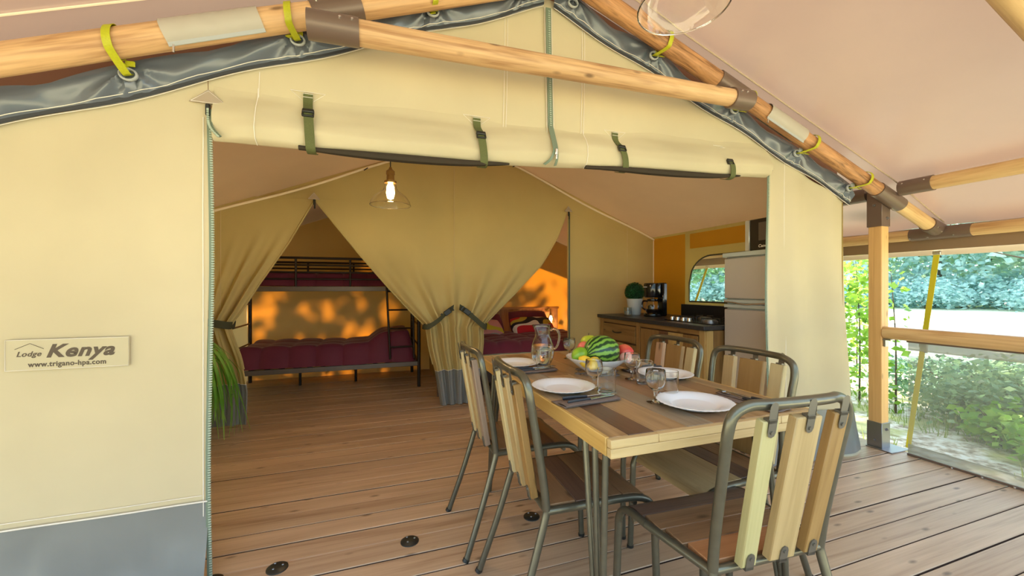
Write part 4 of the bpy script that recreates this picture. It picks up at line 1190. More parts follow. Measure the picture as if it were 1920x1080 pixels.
dr = kb('drawer', 3.37, KY1-.07, .64, .81, m_ky, .03)
MB().tube(smooth_path([(XF-.016, 3.60, .735), (XF-.034, 3.63, .728), (XF-.038, 3.68, .724), (XF-.034, 3.73, .728), (XF-.016, 3.76, .735)], 5), .006, 8).build('drawer_handle', m_buckle, cab)
for i, (y0, y1, mt_) in enumerate(((3.37, 3.58, m_kz), (3.58, 3.80, m_kz2), (3.80, KY1-.07, m_kz))): kb('door_plank', y0, y1, .11, .62, mt_, .028)
for i, (y0, y1, mt_) in enumerate(((KY0+.08, 2.72, m_kz), (2.72, 2.90, m_kz2), (2.90, 3.02, m_kz3), (3.02, 3.29, m_kz))): kb('door_plank', y0, y1, .11, .81, mt_, .028)
for i, (x0, x1, mt_) in enumerate(((KX+.03, KX+.10, m_kz2), (KX+.10, KX+.22, m_kz), (KX+.22, KX+.50, m_kz3), (KX+.50, KX+.74, m_kz))):
    board('side_plank', ((x0+x1)/2, KY0+.008, .45), (x1-x0-.001, .02, .82), mt_, cab)
top(MB().box((XR-.055, 2.98, .962), (.02, 1.1, .125), ch=.002), 'splashback', plain('black_splashback', C(34, 34, 36), .3), 'black splashback strip behind the hob', 'panel')
# hob
hx, hy = 2.83, 2.80
hob = thing('gas_hob', 'gas hob with metal burners and a row of knobs set in the worktop', 'hob', (hx, hy, .9))
MB().box((hx, hy, .904), (.48, .56, .008), ch=.003).build('plate', plain('black_glass_hob', C(26, 26, 28), .15), hob)
for dx_, dy_, r in ((-.10, .15, .045), (.12, .15, .06), (-.10, -.13, .06), (.12, -.13, .04)):
    c = (hx+dx_, hy+dy_, .908)
    bu = MB().lathe([(r, 0), (r, .012), (r*.8, .014), (r*.8, .020), (0, .022)], c, 24).build('burner', m_steel, hob)
    g = MB()
    for a in range(4):
        b_ = a*PI/2
        d_ = Vector((math.cos(b_), math.sin(b_), 0)); p = Vector(c)
        g.tube([p+d_*(r+.04), p+d_*(r+.04)+Vector((0,0,.03)), p+d_*(r*.4)+Vector((0,0,.032))], .004, 6)
    g.build('pan_support', m_buckle, hob)
for i in range(4):
    MB().lathe([(.020, 0), (.020, .010), (.016, .028), (0, .029)], (hx-.205, hy+.21-.07*i, .908), 16).build('knob', m_bolt, hob)
# coffee maker
kx, ky = 2.80, 3.50
cf = thing('coffee_maker', 'black drip coffee maker with glass jug beside the clipped ball plant', 'coffee maker', (kx, ky, .9))
m_blk = plain('glossy_black', C(16, 16, 17), .12, spec=.6)
bm_ = MB().lathe([(0, 0), (.092, 0), (.096, .008), (.092, .028), (.085, .032), (0, .032)], (kx, ky, .9), 32)
bm_.build('base', m_blk, cf)
MB().lathe([(0, .20), (.084, .20), (.09, .212), (.092, .335), (.088, .35), (.02, .356), (0, .356)], (kx, ky, .9), 32).build('filter_housing', m_blk, cf)
MB().box((kx+.075, ky-.055, .9+.18), (.055, .10, .35), ch=.012).build('water_tank', m_blk, cf)
MB().lathe([(0, .034), (.06, .034), (.075, .06), (.078, .10), (.062, .15), (.055, .165), (.052, .165), (.059, .15), (.075, .10), (.072, .06), (.058, .037), (0, .037)], (kx, ky, .9), 32).build('glass_jug', m_glass, cf)
MB().lathe([(0, .038), (.057, .038), (.070, .06), (.072, .078), (0, .078)], (kx, ky, .9), 28).build('coffee', plain('coffee', C(30, 16, 10), .2), cf)
MB().lathe([(.056, .160), (.060, .168), (.058, .182), (.02, .190), (0, .190)], (kx, ky, .9), 28).build('jug_lid', m_blk, cf)
MB().tube(smooth_path([(kx-.03, ky+.055, 1.06), (kx-.05, ky+.10, 1.055), (kx-.052, ky+.105, .99), (kx-.035, ky+.072, .965)], 5), .009, 8).build('jug_handle', m_blk, cf)
MB().box((kx-.096, ky, .9+.31), (.003, .05, .010)).build('badge', m_eye, cf)
# small dark kettle knob / dial left of the coffee maker
top(MB().lathe([(0, 0), (.035, 0), (.037, .01), (.035, .10), (.02, .115), (0, .118)], (2.93, 3.70, .9), 20), 'salt_pot', m_blk, 'small black pot between plant and coffee maker', 'pot')
# topiary
tx, ty = 2.79, 3.80
tp = thing('topiary', 'clipped green ball plant in a white tapered pot on the worktop', 'plant', (tx, ty, .9))
MB().lathe([(0, 0), (.062, 0), (.066, .004), (.086, .165), (.090, .17), (.090, .18), (.083, .18), (.080, .165), (0, .16)], (tx, ty, .9), 32).build('pot', plain('white_pot', C(214, 214, 208), .45), tp)
lv = MB(); rnd = random.Random(3)
for i in range(2600):
    d = Vector((rnd.gauss(0, 1), rnd.gauss(0, 1), rnd.gauss(0, 1))).normalized()
    c = Vector((tx, ty, .9+.255))+d*rnd.uniform(.086, .106)
    a = d.orthogonal().normalized(); a.rotate(Quaternion(d, rnd.uniform(0, 6.28))); b2 = d.cross(a)
    s_ = rnd.uniform(.006, .010); up_v = d*s_*.9
    lv.add([c-a*s_*.2, c+b2*s_*.55+up_v*.5, c+a*s_*1.2+up_v, c-b2*s_*.55+up_v*.5], [(0,1,2,3)])
lv.build('leaves', leafmat('boxwood_leaf', C(14, 64, 30), C(40, 110, 54), .15), tp, kind='stuff')
MB().ball((tx, ty, .9+.255), .088, 18, 12).build('core', plain('dark_green_core', C(12, 40, 20), .9), tp)
# glass candle jar
cj = thing('candle_jar', 'small grey glass candle jar in front of the white pot', 'candle', (2.66, 3.745, .9))
MB().lathe([(0, .001), (.040, .001), (.042, .004), (.042, .085), (.040, .086), (.0385, .085), (.0385, .008), (0, .007)], (2.66, 3.745, .9), 28).build('jar', glass('smoky_glass', (.8, .84, .84, 1)), cj)
MB().lathe([(0, .0085), (.038, .0085), (.038, .05), (0, .05)], (2.66, 3.745, .9), 24).build('wax', plain('grey_wax', C(190, 190, 184), .6), cj)
# fridge
m_silver = plain('silver_door', C(196, 188, 178), .36, metal=.15, spec=.5)
m_sidegrey = plain('grey_appliance', C(186, 194, 186), .45)
FX, FY0, FY1, FZ = 2.645, 2.02, 2.452, 1.475
fr_ = thing('fridge', 'silver fridge freezer with two doors at the end of the kitchen', 'fridge', (FX+.29, (FY0+FY1)/2, 0))
MB().box((FX+.30, (FY0+FY1)/2, .735), (.54, FY1-FY0, 1.42), ch=.006).build('body', m_sidegrey, fr_)
MB().box((FX+.28, (FY0+FY1)/2, FZ-.018), (.60, FY1-FY0, .034), ch=.005).build('lid', m_sidegrey, fr_)
MB().box((FX+.018, (FY0+FY1)/2, (1.118+FZ-.042)/2), (.036, FY1-FY0-.004, FZ-.042-1.118), ch=.006).build('freezer_door', m_silver, fr_)
MB().box((FX+.018, (FY0+FY1)/2, .535), (.036, FY1-FY0-.004, 1.00), ch=.006).build('fridge_door', m_silver, fr_)
for zc, dz in ((1.098, .026), (1.06, .028)):
    MB().box((FX+.016, (FY0+FY1)/2, zc), (.040, FY1-FY0-.002, dz), ch=.004).build('door_grip', m_sidegrey, fr_)
MB().tube(smooth_path([(FX-.008, FY1-.01, 1.092), (FX-.012, FY1-.10, 1.088), (FX-.014, FY1-.2, 1.076), (FX-.012, FY0+.16, 1.082), (FX-.008, FY0+.02, 1.09)], 6), .006, 8).build('grip_line', m_bolt, fr_)
# microwave
mw = thing('microwave', 'microwave oven with dark door standing on the fridge', 'microwave', (2.95, 2.18, FZ))
MY0, MY1, MZ = 2.02, 2.325, FZ+.245
MB().box((2.93, (MY0+MY1)/2, FZ+.122), (.40, MY1-MY0, .242), ch=.006).build('body', m_sidegrey, mw)
MB().box((2.722, MY1-.022, FZ+.124), (.016, .040, .235), ch=.005).build('silver_edge', plain('silver_trim', C(206, 206, 198), .3, metal=.4), mw)
dm = MB().box((2.722, (MY0+MY1-.045)/2, FZ+.124), (.016, MY1-MY0-.045, .235), ch=.004).build('door', plain('dark_door', C(42, 36, 32), .22), mw)
MB().box((2.7130, (MY0+MY1-.08)/2-.01, FZ+.145), (.003, MY1-MY0-.14, .135), ch=.001).build('door_window', plain('door_window', C(96, 84, 76), .2), dm)
tm = text_mesh('Candy', .030, .2, .0006)
tm.v = [(2.7115-p[2], MY1-.118-p[0], FZ+.028+p[1]) for p in tm.v]
tm.build('lettering', m_white, dm)

# ------------------------------------------------------------------ bedrooms
m_bed = plain('dark_bed_metal', C(50, 40, 34), .4, metal=.5, spec=.5)
m_rail = plain('grey_bed_rail', C(112, 100, 90), .45, metal=.4)
BX0, BX1, BY0, BY1 = -1.46, .535, 4.97, 5.87
bk = thing('bunk_bed', 'dark metal bunk bed with ladder in the left bedroom', 'bed', ((BX0+BX1)/2, (BY0+BY1)/2, 0))
for x in (BX0, BX1):
    for y in (BY0, BY1):
        pole('post', (x, y, 0), (x, y, 1.56), .021, m_bed, bk, n=12, wob=0)
for z0, mt_ in ((.285, m_rail), (1.19, m_rail)):
    for y in (BY0, BY1):
        MB().box(((BX0+BX1)/2, y, z0), (BX1-BX0, .025, .055), ch=.003).build('side_rail', mt_, bk)
    for x in (BX0, BX1):
        MB().box((x, (BY0+BY1)/2, z0), (.025, BY1-BY0, .055), ch=.003).build('end_rail', mt_, bk)
    sl_ = MB()
    for i in range(14): sl_.box((lerp(BX0+.08, BX1-.08, i/13), (BY0+BY1)/2, z0+.01), (.05, BY1-BY0-.03, .012))
    sl_.build('bed_base', m_bed, bk, kind='stuff')
for y in (BY0, BY1):
    for z in (1.30, 1.375, 1.455, 1.535):
        pole('guard_rail', (BX0, y, z), (BX1 if y > 5 or z > 1.5 else .17, y, z), .011 if z < 1.5 else .014, m_bed, bk, n=10, wob=0)
    for x in (-.80, -.24, .17):
        pole('guard_post', (x, y, 1.20), (x, y, 1.535), .012, m_bed, bk, n=10, wob=0)
for z in (.5, .75, 1.0):
    for x in (BX0, BX1): pole('end_bar', (x, BY0, z), (x, BY1, z), .010, m_bed, bk, n=8, wob=0)
for x in (-.84, -.20): pole('support_leg', (x, BY0+.55, 0), (x, BY0+.55, .27), .016, m_bed, bk, n=10, wob=0)
lad = MB()
lad = pole('ladder', (.20, BY0-.035, .36), (.155, BY0-.035, 1.30), .013, m_bed, bk, n=10, wob=0)
pole('ladder', (.475, BY0-.035, .36), (.455, BY0-.035, 1.30), .013, m_bed, bk, n=10, wob=0)
for z in (.50, .72, .94, 1.16): pole('ladder_rung', (.20-(z-.36)*.048, BY0-.035, z), (.475-(z-.36)*.02, BY0-.035, z), .010, m_bed, bk, n=8, wob=0)
m_duv = plain('maroon_quilt', C(106, 40, 60), .6, noise_amt=.08, nscale=5, spec=.25)
m_duv.node_tree.nodes['Principled BSDF'].inputs['Sheen Weight'].default_value = .15
def quilt(x0, x1, y0, y1, zb, h, label, nx=7, ny=3, bump=None, drop=.0):
    def f(u, v):
        ex = sstep(u, 0, .05)*sstep(1-u, 0, .05); ey = sstep(v, 0, .12)*sstep(1-v, 0, .08)
        x, y = lerp(x0, x1, u), lerp(y0, y1, v)
        q = abs(math.sin(u*nx*PI))**.35*abs(math.sin(v*ny*PI))**.35*.036
        z = zb+h*min(1, (ex**.6)*(ey**.6))+q*ex*ey+.014*nz(x*2.2, y*2.5, zb)
        if bump: z += bump[2]*math.exp(-((x-bump[0])/bump[1])**4)*ex*ey
        y -= .03*(1-v)*abs(math.sin(u*nx*PI))**.4
        return (x, y, max(z, zb-drop*(1-ey)))
    m = MB().sheet(f, 110, 50)
    m.sheet(lambda u, v: (lerp(x0, x1, u), lerp(y0, y1, v), zb), 2, 2)
    return top(m, 'duvet', m_duv, label, 'bedding')
quilt(BX0+.03, BX1-.03, BY0-.005, BY1-.03, .318, .20, 'maroon quilted duvet on the lower bunk, raised over a pillow at the right end', bump=(.33, .33, .13))
quilt(BX0+.03, BX1-.03, BY0+.03, BY1-.03, 1.222, .13, 'maroon quilted duvet on the upper bunk behind the guard rails', bump=(.30, .26, .07))
# double bed
DXa, DXb, DYa, DYb = 1.10, 2.72, 4.30, 5.86
db = thing('double_bed', 'double bed with a tall brown plank headboard in the right bedroom', 'bed', ((DXa+DXb)/2, 5.1, 0))
m_hb = kw('headboard_wood', (120, 78, 46), (172, 124, 82), 'Z')
for i in range(13):
    x0 = lerp(DXa-.05, DXb+.13, i/13); x1 = lerp(DXa-.05, DXb+.13, (i+1)/13)
    board('headboard_plank', ((x0+x1)/2, 5.915, .47), (x1-x0-.002, .03, .80), m_hb, db)
board('headboard_rail', ((DXa+DXb)/2+.04, 5.90, .885), (DXb-DXa+.2, .05, .03), wood('rail_w', C(150, 104, 62), C(184, 136, 90), 'X', 1.4, 16), db)
MB().box(((DXa+DXb)/2, 5.08, .22), (DXb-DXa, DYb-DYa, .16), ch=.01).build('base', m_joist, db)
for x in (DXa+.08, DXb-.08):
    for y in (DYa+.08, DYb-.08): MB().tube([(x, y, 0), (x, y, .14)], .03, 12).build('leg', m_joist, db)
MB().box(((DXa+DXb)/2, 5.08, .39), (DXb-DXa-.03, DYb-DYa-.03, .18), ch=.04).build('mattress', m_cream, db)
quilt(DXa-.03, DXb+.03, DYa-.04, 5.50, .47, .085, 'maroon duvet spread over the double bed', nx=6, ny=5, drop=.12)
def pillow(cx, cy, cz, w, h, th, mat, label, tilt=.9, rz=0):
    def f(u, v, s):
        a, b = u*2-1, v*2-1
        k = (max(0, 1-a**4)*max(0, 1-b**4))**.5
        return (a*w/2*(1-.07*b*b), b*h/2*(1-.07*a*a), s*th/2*k)
    mb = MB().sheet(lambda u, v: f(u, v, 1), 24, 18).sheet(lambda u, v: f(1-u, v, -1), 24, 18)
    o = mb.build('pillow', mat, weld=True)
    o.location = (cx, cy, cz); o.rotation_euler = (tilt, 0, rz)
    return tag(o, label, 'pillow')
def collage(name, stops, sc, seed):
    t = NT(name); tc = t.node('ShaderNodeTexCoord'); mp = t.node('ShaderNodeMapping'); mp.inputs['Location'].default_value = (seed, seed*.7, 0); mp.inputs['Scale'].default_value = (sc, sc*1.4, .01)
    t.l.new(tc.outputs['Object'], mp.inputs[0])
    nn = t.node('ShaderNodeTexNoise'); nn.inputs['Scale'].default_value = 1; nn.inputs['Detail'].default_value = 1
    t.l.new(mp.outputs[0], nn.inputs[0]); r = t.ramp(stops); r.color_ramp.interpolation = 'CONSTANT'
    t.l.new(nn.outputs[0], r.inputs[0]); t.l.new(r.outputs[0], t.b.inputs['Base Color']); t.b.inputs['Roughness'].default_value = .8
    return t.m
pillow(1.50, 5.56, .66, .62, .40, .15, m_duv, 'maroon pillow behind the pastel cushion', .95, .03)
pillow(2.22, 5.58, .68, .62, .42, .16, m_duv, 'maroon pillow behind the red and white cushion', .95, -.03)
pillow(1.42, 5.34, .635, .62, .36, .13, collage('pastel_patches', [(0, C(200, 196, 60)), (.42, C(206, 150, 148)), (.53, C(150, 176, 168)), (.6, C(214, 190, 180)), (.7, C(190, 190, 70))], 2.2, 1.3), 'pastel pink, yellow and teal patterned cushion on the double bed', .62, .06)
pillow(2.18, 5.34, .645, .64, .38, .14, collage('bold_patches', [(0, C(196, 30, 44)), (.40, C(236, 226, 214)), (.47, C(40, 34, 40)), (.55, C(196, 170, 60)), (.63, C(200, 40, 48))], 1.8, 4.1), 'red, white and black patterned cushion on the double bed', .62, -.05)
# wall lamp
wl_ = thing('wall_lamp', 'small brass wall lamp glowing over the right side of the double bed', 'lamp', (2.66, 5.88, .86))
m_brass = plain('aged_brass', C(150, 116, 66), .35, metal=.8)
MB().lathe([(0, 0), (.045, 0), (.045, -.012), (0, -.016)], (2.66, 5.895, .86), 24, axis='Y').build('wall_plate', m_brass, wl_)
MB().tube(smooth_path([(2.66, 5.88, .86), (2.66, 5.80, .875), (2.66, 5.765, .845), (2.66, 5.76, .81)], 5), .008, 8).build('arm', m_brass, wl_)
MB().lathe([(0, .81), (.02, .81), (.022, .77), (.018, .765)], (2.66, 5.76, 0), 16).build('socket', m_brass, wl_)
m_bulb = emit('warm_bulb', (1, .62, .25, 1), 60)
MB().lathe([(0, .765), (.012, .76), (.026, .72), (.022, .69), (0, .675)], (2.66, 5.76, 0), 16).build('bulb', m_bulb, wl_)
MB().lathe([(.024, .77), (.05, .72), (.058, .66), (.057, .66), (.049, .719), (.0225, .769), (.024, .77)], (2.66, 5.76, 0), 24, caps=False).build('shade', m_glass, wl_)
def lamp_light(par, loc, watts):
    ld = bpy.data.lights.new('bulb_light', 'POINT'); ld.energy = watts; ld.color = (1, .68, .36); ld.shadow_soft_size = .02
    lo = bpy.data.objects.new('bulb_light', ld); COL.objects.link(lo); lo.parent = par
    lo.location = Vector(loc)-OFF[par.name]
lamp_light(wl_, (2.66, 5.76, .648), 2.2)
# pendant lamps
def pendant(x, y, zr, zc, R_, label, lit):
    o = thing('pendant_lamp', label, 'lamp', (x, y, zr))
    k_ = R_/.122
    pr = [(.122, 0), (.116, .022), (.098, .05), (.068, .075), (.046, .09), (.038, .105), (.034, .125), (.028, .142)]
    pr = [(r*k_, z*k_) for r, z in pr]
    inn_ = [(r-.0022, z) for r, z in pr[::-1]]
    MB().lathe(pr+inn_+[pr[0]], (x, y, zr), 48, caps=False).tube([(x+.121*k_*math.cos(a), y+.121*k_*math.sin(a), zr) for a in [2*PI*i/48 for i in range(48)]], .0024, 6, closed=True).build('shade', m_shade, o)
    z = zr+.135*k_
    MB().lathe([(0, 0), (.036*k_, 0), (.037*k_, .012), (.024*k_, .016), (.023*k_, .05), (.027*k_, .055), (.026*k_, .075), (.012*k_, .088), (.008, .10), (0, .10)], (x, y, z), 24).build('socket', m_brass, o)
    MB().tube([(x, y, z+.095), (x, y, zc)], .0035, 8).build('cord', m_buckle, o)
    MB().lathe([(0, 0), (.010, .004), (.012, .03), (.010, .07), (.004, .08)], (x, y, z+.155), 12).build('cord_grip', m_buckle, o)
    bz = z-.002
    MB().lathe([(0, -.10*k_), (.018, -.092*k_), (.026, -.06*k_), (.022, -.02*k_), (.013, 0)], (x, y, bz), 20).build('bulb', m_bulb2 if lit else m_glass, o)
    if lit: lamp_light(o, (x, y, zr-.014), 5)
    return o
m_shade = glass('lamp_glass', (1, .985, .95, 1))
m_bulb2 = emit('pendant_bulb', (1, .66, .30, 1), 22)
pendant(.107, 2.61, 1.717, z_in(.107)-.01, .124, 'clear glass bell pendant lamp, lit, hanging inside the tent', True)
pendant(.845, .925, 2.008, z_fly(.845)-.01, .126, 'clear glass bell pendant lamp hanging from the porch roof, its top cut off', False)
# trailing plant in a tall pot beside the left flap
qx, qy = -1.345, 3.66
pl = thing('trailing_plant', 'trailing plant with long green leaves in a tall grey pot by the left tent flap', 'plant', (qx, qy, 0))
MB().lathe([(0, 0), (.08, 0), (.085, .01), (.105, .60), (.11, .62), (.10, .62), (.095, .58), (0, .575)], (qx, qy, 0), 28).build('pot', plain('dark_grey_pot', C(88, 86, 84), .6), pl)
m_lf = leafmat('strap_leaf', C(104, 166, 58), C(164, 208, 104), .45)
rnd = random.Random(11)
for i in range(75):
    a = rnd.gauss(-.1, .5) if i < 62 else rnd.uniform(0, 6.28)
    L = rnd.uniform(.12, .36); drop = rnd.uniform(.15, .62); hh = rnd.uniform(.06, .20)
    d = Vector((math.cos(a), math.sin(a), 0)); p0 = Vector((qx, qy, .60))+d*.03
    z_end = max(.06, .62-drop)
    pts = smooth_path([p0, p0+d*L*.35+Vector((0, 0, hh)), p0+d*L*.75+Vector((0, 0, hh*.5)), Vector((p0.x, p0.y, lerp(.62, z_end, .5)))+d*L*1.0, Vector((p0.x, p0.y, z_end))+d*L*rnd.uniform(.95, 1.15)+Vector((rnd.uniform(-.03, .03), rnd.uniform(-.03, .03), 0))], 5)
    sd = Vector((-d.y, d.x, rnd.uniform(-.3, .3))).normalized(); w = rnd.uniform(.014, .024); n = len(pts)
    mb = MB(); vv = []
    for j, p in enumerate(pts):
        ww = w*min(1, .5+j/n*2)*min(1, (n-j)/n*3+.08)
        vv += [p-sd*ww/2, p+d*.15*ww+Vector((0, 0, -.15*ww)), p+sd*ww/2]
    ff = []
    for j in range(n-1): ff += [(j*3, j*3+1, j*3+4, j*3+3), (j*3+1, j*3+2, j*3+5, j*3+4)]
    mb.add(vv, ff).build('leaf', m_lf, pl)
# ------------------------------------------------------------------ outdoors
def cloud(n, c, rad, size, rnd, clusters=40, spread=.28, droop=.3):
    """loose leaves gathered in clumps"""
    cs = []
    for i in range(clusters):
        d = Vector((rnd.gauss(0, 1), rnd.gauss(0, 1), rnd.gauss(0, 1))).normalized()*rnd.uniform(.55, 1.0)
        cs.append(Vector((c[0]+d.x*rad[0], c[1]+d.y*rad[1], c[2]+d.z*rad[2])))
    v = []; f = []
    for i in range(n):
        q = rnd.choice(cs)
        p = q+Vector((rnd.gauss(0, 1)*rad[0], rnd.gauss(0, 1)*rad[1], rnd.gauss(0, 1)*rad[2]))*spread
        a = Vector((rnd.gauss(0, 1), rnd.gauss(0, 1), rnd.gauss(0, 1)*.5-droop)).normalized()
        b = a.orthogonal().normalized(); b.rotate(Quaternion(a, rnd.uniform(0, 6.28)))
        s = size*rnd.uniform(.6, 1.3); k = len(v)
        v += [p, p+a*s*.5+b*s*.33, p+a*s, p+a*s*.5-b*s*.33]; f.append((k, k+1, k+2, k+3))
    m = MB(); m.v = [tuple(x) for x in v]; m.f = f
    return m
m_bark = plain('bark', C(96, 82, 66), .9, noise_amt=.3, nscale=6)
m_far = leafmat('hazed_far_leaf', C(196, 222, 204), C(236, 246, 226), .5)  # distance haze painted into the pale colours of both far leaf materials
m_far2 = leafmat('hazed_far_leaf_blue', C(168, 206, 204), C(212, 234, 226), .5)
m_leafb = leafmat('bright_leaf', C(110, 160, 44), C(176, 208, 90), .5)
m_leafg = leafmat('bush_leaf', C(96, 132, 92), C(164, 188, 136), .4)
m_leafd = leafmat('dark_bush_leaf', C(70, 108, 84), C(122, 156, 120), .4)  # darker green leaves of the bushes farther back
m_leaft = leafmat('oak_leaf', C(48, 92, 66), C(96, 150, 110), .35)
def tree(x, y, h, r, n, size, mat, label, group, seed, clumps=60, spread=.2):
    rnd = random.Random(seed)
    zb = -.32
    t = thing('tree', label, 'tree', (x, y, zb), 0, group)
    MB().tube(smooth_path([(0, 0, 0), (.1, .05, h*.3), (-.05, .1, h*.6), (0, 0, h*.85)], 4), [h*.022*(1-.8*i/12) for i in range(13)], 10).build('trunk', m_bark, t, local=True)
    br = MB()
    for i in range(9):
        a = i*2.4; z = h*(.3+.055*i)
        br.tube(smooth_path([(0, 0, z), (math.cos(a)*r*.4, math.sin(a)*r*.4, z+h*.10), (math.cos(a)*r*.8, math.sin(a)*r*.8, z+h*.14)], 3), [h*.008*(1-.12*k) for k in range(7)], 6)
    br.build('branches', m_bark, t, local=True, kind='stuff')
    cloud(n, (0, 0, h*.56), (r, r, h*.42), size, rnd, clumps, spread).build('crown', mat, t, local=True, kind='stuff')
    return t
def again(t, x, y, s, rz, label=None):
    c = copy_tree(t); c.location = (x, y, -.32); c.scale = (s, s, s*random.uniform(.9, 1.1)); c.rotation_euler = (0, 0, rz)
    if label: c['label'] = label
    return c
# the far line of trees beyond the meadow
G = 'trees beyond the meadow'
LT = 'hazy pale green tree in the line beyond the sunlit meadow'
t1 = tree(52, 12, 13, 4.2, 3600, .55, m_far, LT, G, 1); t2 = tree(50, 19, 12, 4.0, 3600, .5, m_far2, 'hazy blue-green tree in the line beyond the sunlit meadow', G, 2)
for i in range(22):
    a = math.radians(lerp(34, 82, i/21)); d = 52+6*math.sin(i*1.7)
    again(t1 if i % 2 else t2, d*math.sin(a), d*math.cos(a), random.uniform(.85, 1.2), i*1.3)
# undergrowth along their foot
GB = 'shrubs along the foot of the far trees'
def bush(x, y, r, h, n, size, mat, label, group, seed, stems=True):
    rnd = random.Random(seed)
    t = thing('bush', label, 'bush', (x, y, -.32), 0, group)
    cloud(n, (0, 0, h*.5), (r, r, h*.5), size, rnd, 36, .24, .05).build('foliage', mat, t, local=True, kind='stuff')
    st = MB()
    for i in range(12):
        a = rnd.uniform(0, 6.28); q = rnd.uniform(.2, .9)
        st.tube([(0.05*math.cos(a), .05*math.sin(a), 0), (q*r*.5*math.cos(a), q*r*.5*math.sin(a), h*.45), (q*r*math.cos(a), q*r*math.sin(a), h*.85)], [.012, .008, .004], 5)
    st.build('stems', m_bark, t, local=True, kind='stuff')
    return t
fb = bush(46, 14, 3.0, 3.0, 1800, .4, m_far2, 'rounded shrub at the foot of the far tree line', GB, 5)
for i in range(18):
    a = math.radians(lerp(38, 80, i/17)); d = 45+3*math.sin(i*2.1)
    again(fb, d*math.sin(a), d*math.cos(a), random.uniform(.7, 1.2), i*1.1)
# bushes below the railing
NB = 'bushes just outside the railing'
for i, (x, y, r, h, n, mat, lab) in enumerate((
    (6.6, 2.05, .85, .62, 5200, m_leafg, 'grey-green bush seen through the mesh panel nearest the post'),
    (6.7, 1.10, .90, .64, 5200, m_leafg, 'grey-green bush seen through the middle of the mesh panel'),
    (6.5, .1, .9, .62, 4600, m_leafg, 'grey-green bush behind the mesh panel at the edge of the picture'),
    (7.8, 3.0, 1.0, .55, 4200, m_leafd, 'dark green bush behind the first bushes beside the post'),
    (8.4, 1.6, 1.2, .55, 4600, m_leafd, 'dark green bush farther behind the mesh panel'))):
    bush(x, y, r, h, n, .075, mat, lab, None, 20+i)
for i, (x, y, r, h) in enumerate(((5.35, 1.60, .30, .42), (5.5, 1.15, .32, .40), (5.3, .72, .26, .34), (5.75, 2.05, .3, .38))):
    bush(x, y, r, h, 420, .09, m_leafb, ('bright leafy seedling clump low behind the mesh panel, second from the post', 'bright leafy seedling clump low in the middle of the mesh panel', 'bright leafy seedling clump low at the far right of the mesh panel', 'bright leafy seedling clump low behind the mesh panel, closest to the post')[i], None, 40+i)
# young leafy saplings beside the post
for i, (x, y, r, h, n, lab) in enumerate(((6.1, 3.49, .24, 2.0, 420, 'bright green leafy sapling showing between tent and corner post'), (6.0, 3.05, .14, 1.75, 60, 'bright green leafy sapling just right of the corner post'), (8.0, 4.62, .34, 2.1, 600, 'taller bright green sapling behind the corner post'))):
    rnd = random.Random(60+i)
    t = thing('sapling', lab, 'plant', (x, y, -.32))
    MB().tube(smooth_path([(0, 0, 0), (.04, .02, h*.5), (0, .05, h)], 5), [.014*(1-.08*k) for k in range(11)], 6).build('stem', m_bark, t, local=True)
    cloud(n, (0, 0, h*.55), (r, r, h*.5), .10, rnd, 50, .22).build('leaves', m_leafb, t, local=True, kind='stuff')
# grass tufts outside the railing
rnd = random.Random(5); gm = MB()
for i in range(9000):
    x = rnd.uniform(3.9, 9.5); y = rnd.uniform(-1.5, 5)
    if nz(x*.9, y*.9, 3) < -.05: continue
    z = -.34; h = rnd.uniform(.05, .22); a = rnd.uniform(0, 6.28); w = .006
    dx_, dy_ = math.cos(a), math.sin(a); bx_, by_ = rnd.uniform(-.06, .06), rnd.uniform(-.06, .06)
    gm.add([(x-dx_*w, y-dy_*w, z), (x+dx_*w, y+dy_*w, z), (x+bx_, y+by_, z+h)], [(0, 1, 2)])
o = gm.build('grass', leafmat('grass_blade', C(110, 140, 60), C(180, 190, 110), .4)); o['kind'] = 'stuff'; o['label'] = 'thin dry grass growing outside the railing'; o['category'] = 'grass'
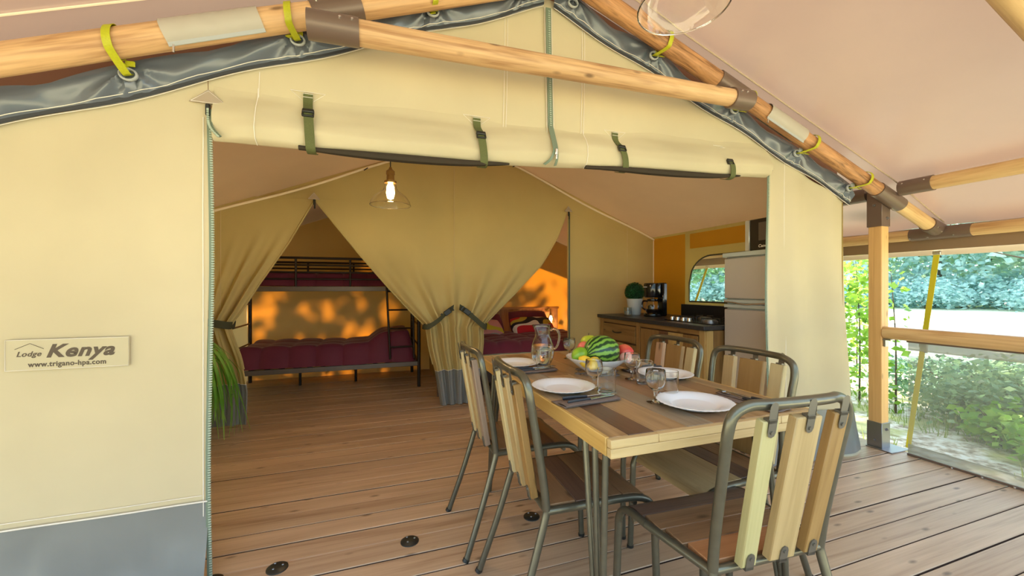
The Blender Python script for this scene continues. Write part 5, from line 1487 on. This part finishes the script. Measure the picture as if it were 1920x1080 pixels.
# a small tree outside the picture whose bare branch reaches over the meadow
bt = tree(9.9, 1.35, 3.6, .7, 500, .09, m_leafb, 'bare branch of a small tree reaching in at the right edge above the meadow', None, 77)
MB().tube(smooth_path([(9.9, 1.35, .75), (9.3, 1.9, 1.22), (8.7, 2.45, 1.48), (8.3, 2.8, 1.60), (8.04, 3.02, 1.70)], 5), [.024-.0009*k for k in range(21)], 8).tube(smooth_path([(8.5, 2.62, 1.545), (8.42, 2.66, 1.50), (8.36, 2.74, 1.49)], 4), .006, 6).build('low_branch', m_bark, bt)
# trees behind the tent and beside the kitchen (they also dapple the sun)
ta = tree(1.4, 13.2, 8.6, 2.7, 3600, .30, m_leaft, 'leafy tree behind the tent shading its rear wall', 'trees around the tent', 71, 22, .13)
for x, y, s, r_, lab in ((-2.6, 13.6, 1.0, 1.0, 'second leafy tree behind the tent'), (6.3, 14.0, 1.05, 2.0, 'third leafy tree behind the tent'), (16.0, 18.0, 1.15, 4.0, 'leafy tree seen through the kitchen window'), (19.5, 17.6, 1.1, 5.0, 'leafy tree at the right of the kitchen window view'), (13.0, 18.2, 1.2, 2.6, 'leafy tree at the left of the kitchen window view')):
    again(ta, x, y, s, r_, lab)

# trees standing in front of the tent, behind the viewer
for i, (x, y, s) in enumerate(((-9.5, -14, .85), (-4.2, -16.5, .9), (1.2, -15, .8), (6.4, -17, .95), (12.0, -15.5, .85), (-13, -7, .8))):
    again(ta, x, y, s, i*1.9, ('leafy tree at the left end of the row facing the tent', 'second leafy tree of the row facing the tent', 'middle leafy tree of the row facing the tent', 'fourth leafy tree of the row facing the tent', 'leafy tree at the right end of the row facing the tent', 'leafy tree beside the porch on the left')[i])
# unseen hedge added behind the tent to block sky light on its rear wall
hb0 = bush(-2.2, 9.2, 1.0, 2.5, 3400, .16, m_leaft, 'unseen leafy shrub added to block sky light behind the tent', 'hedge added behind the tent to block light', 90)
for i in range(4): again(hb0, -.5+1.75*i, 9.2+.2*math.sin(i*2), 1.0, i*1.2)
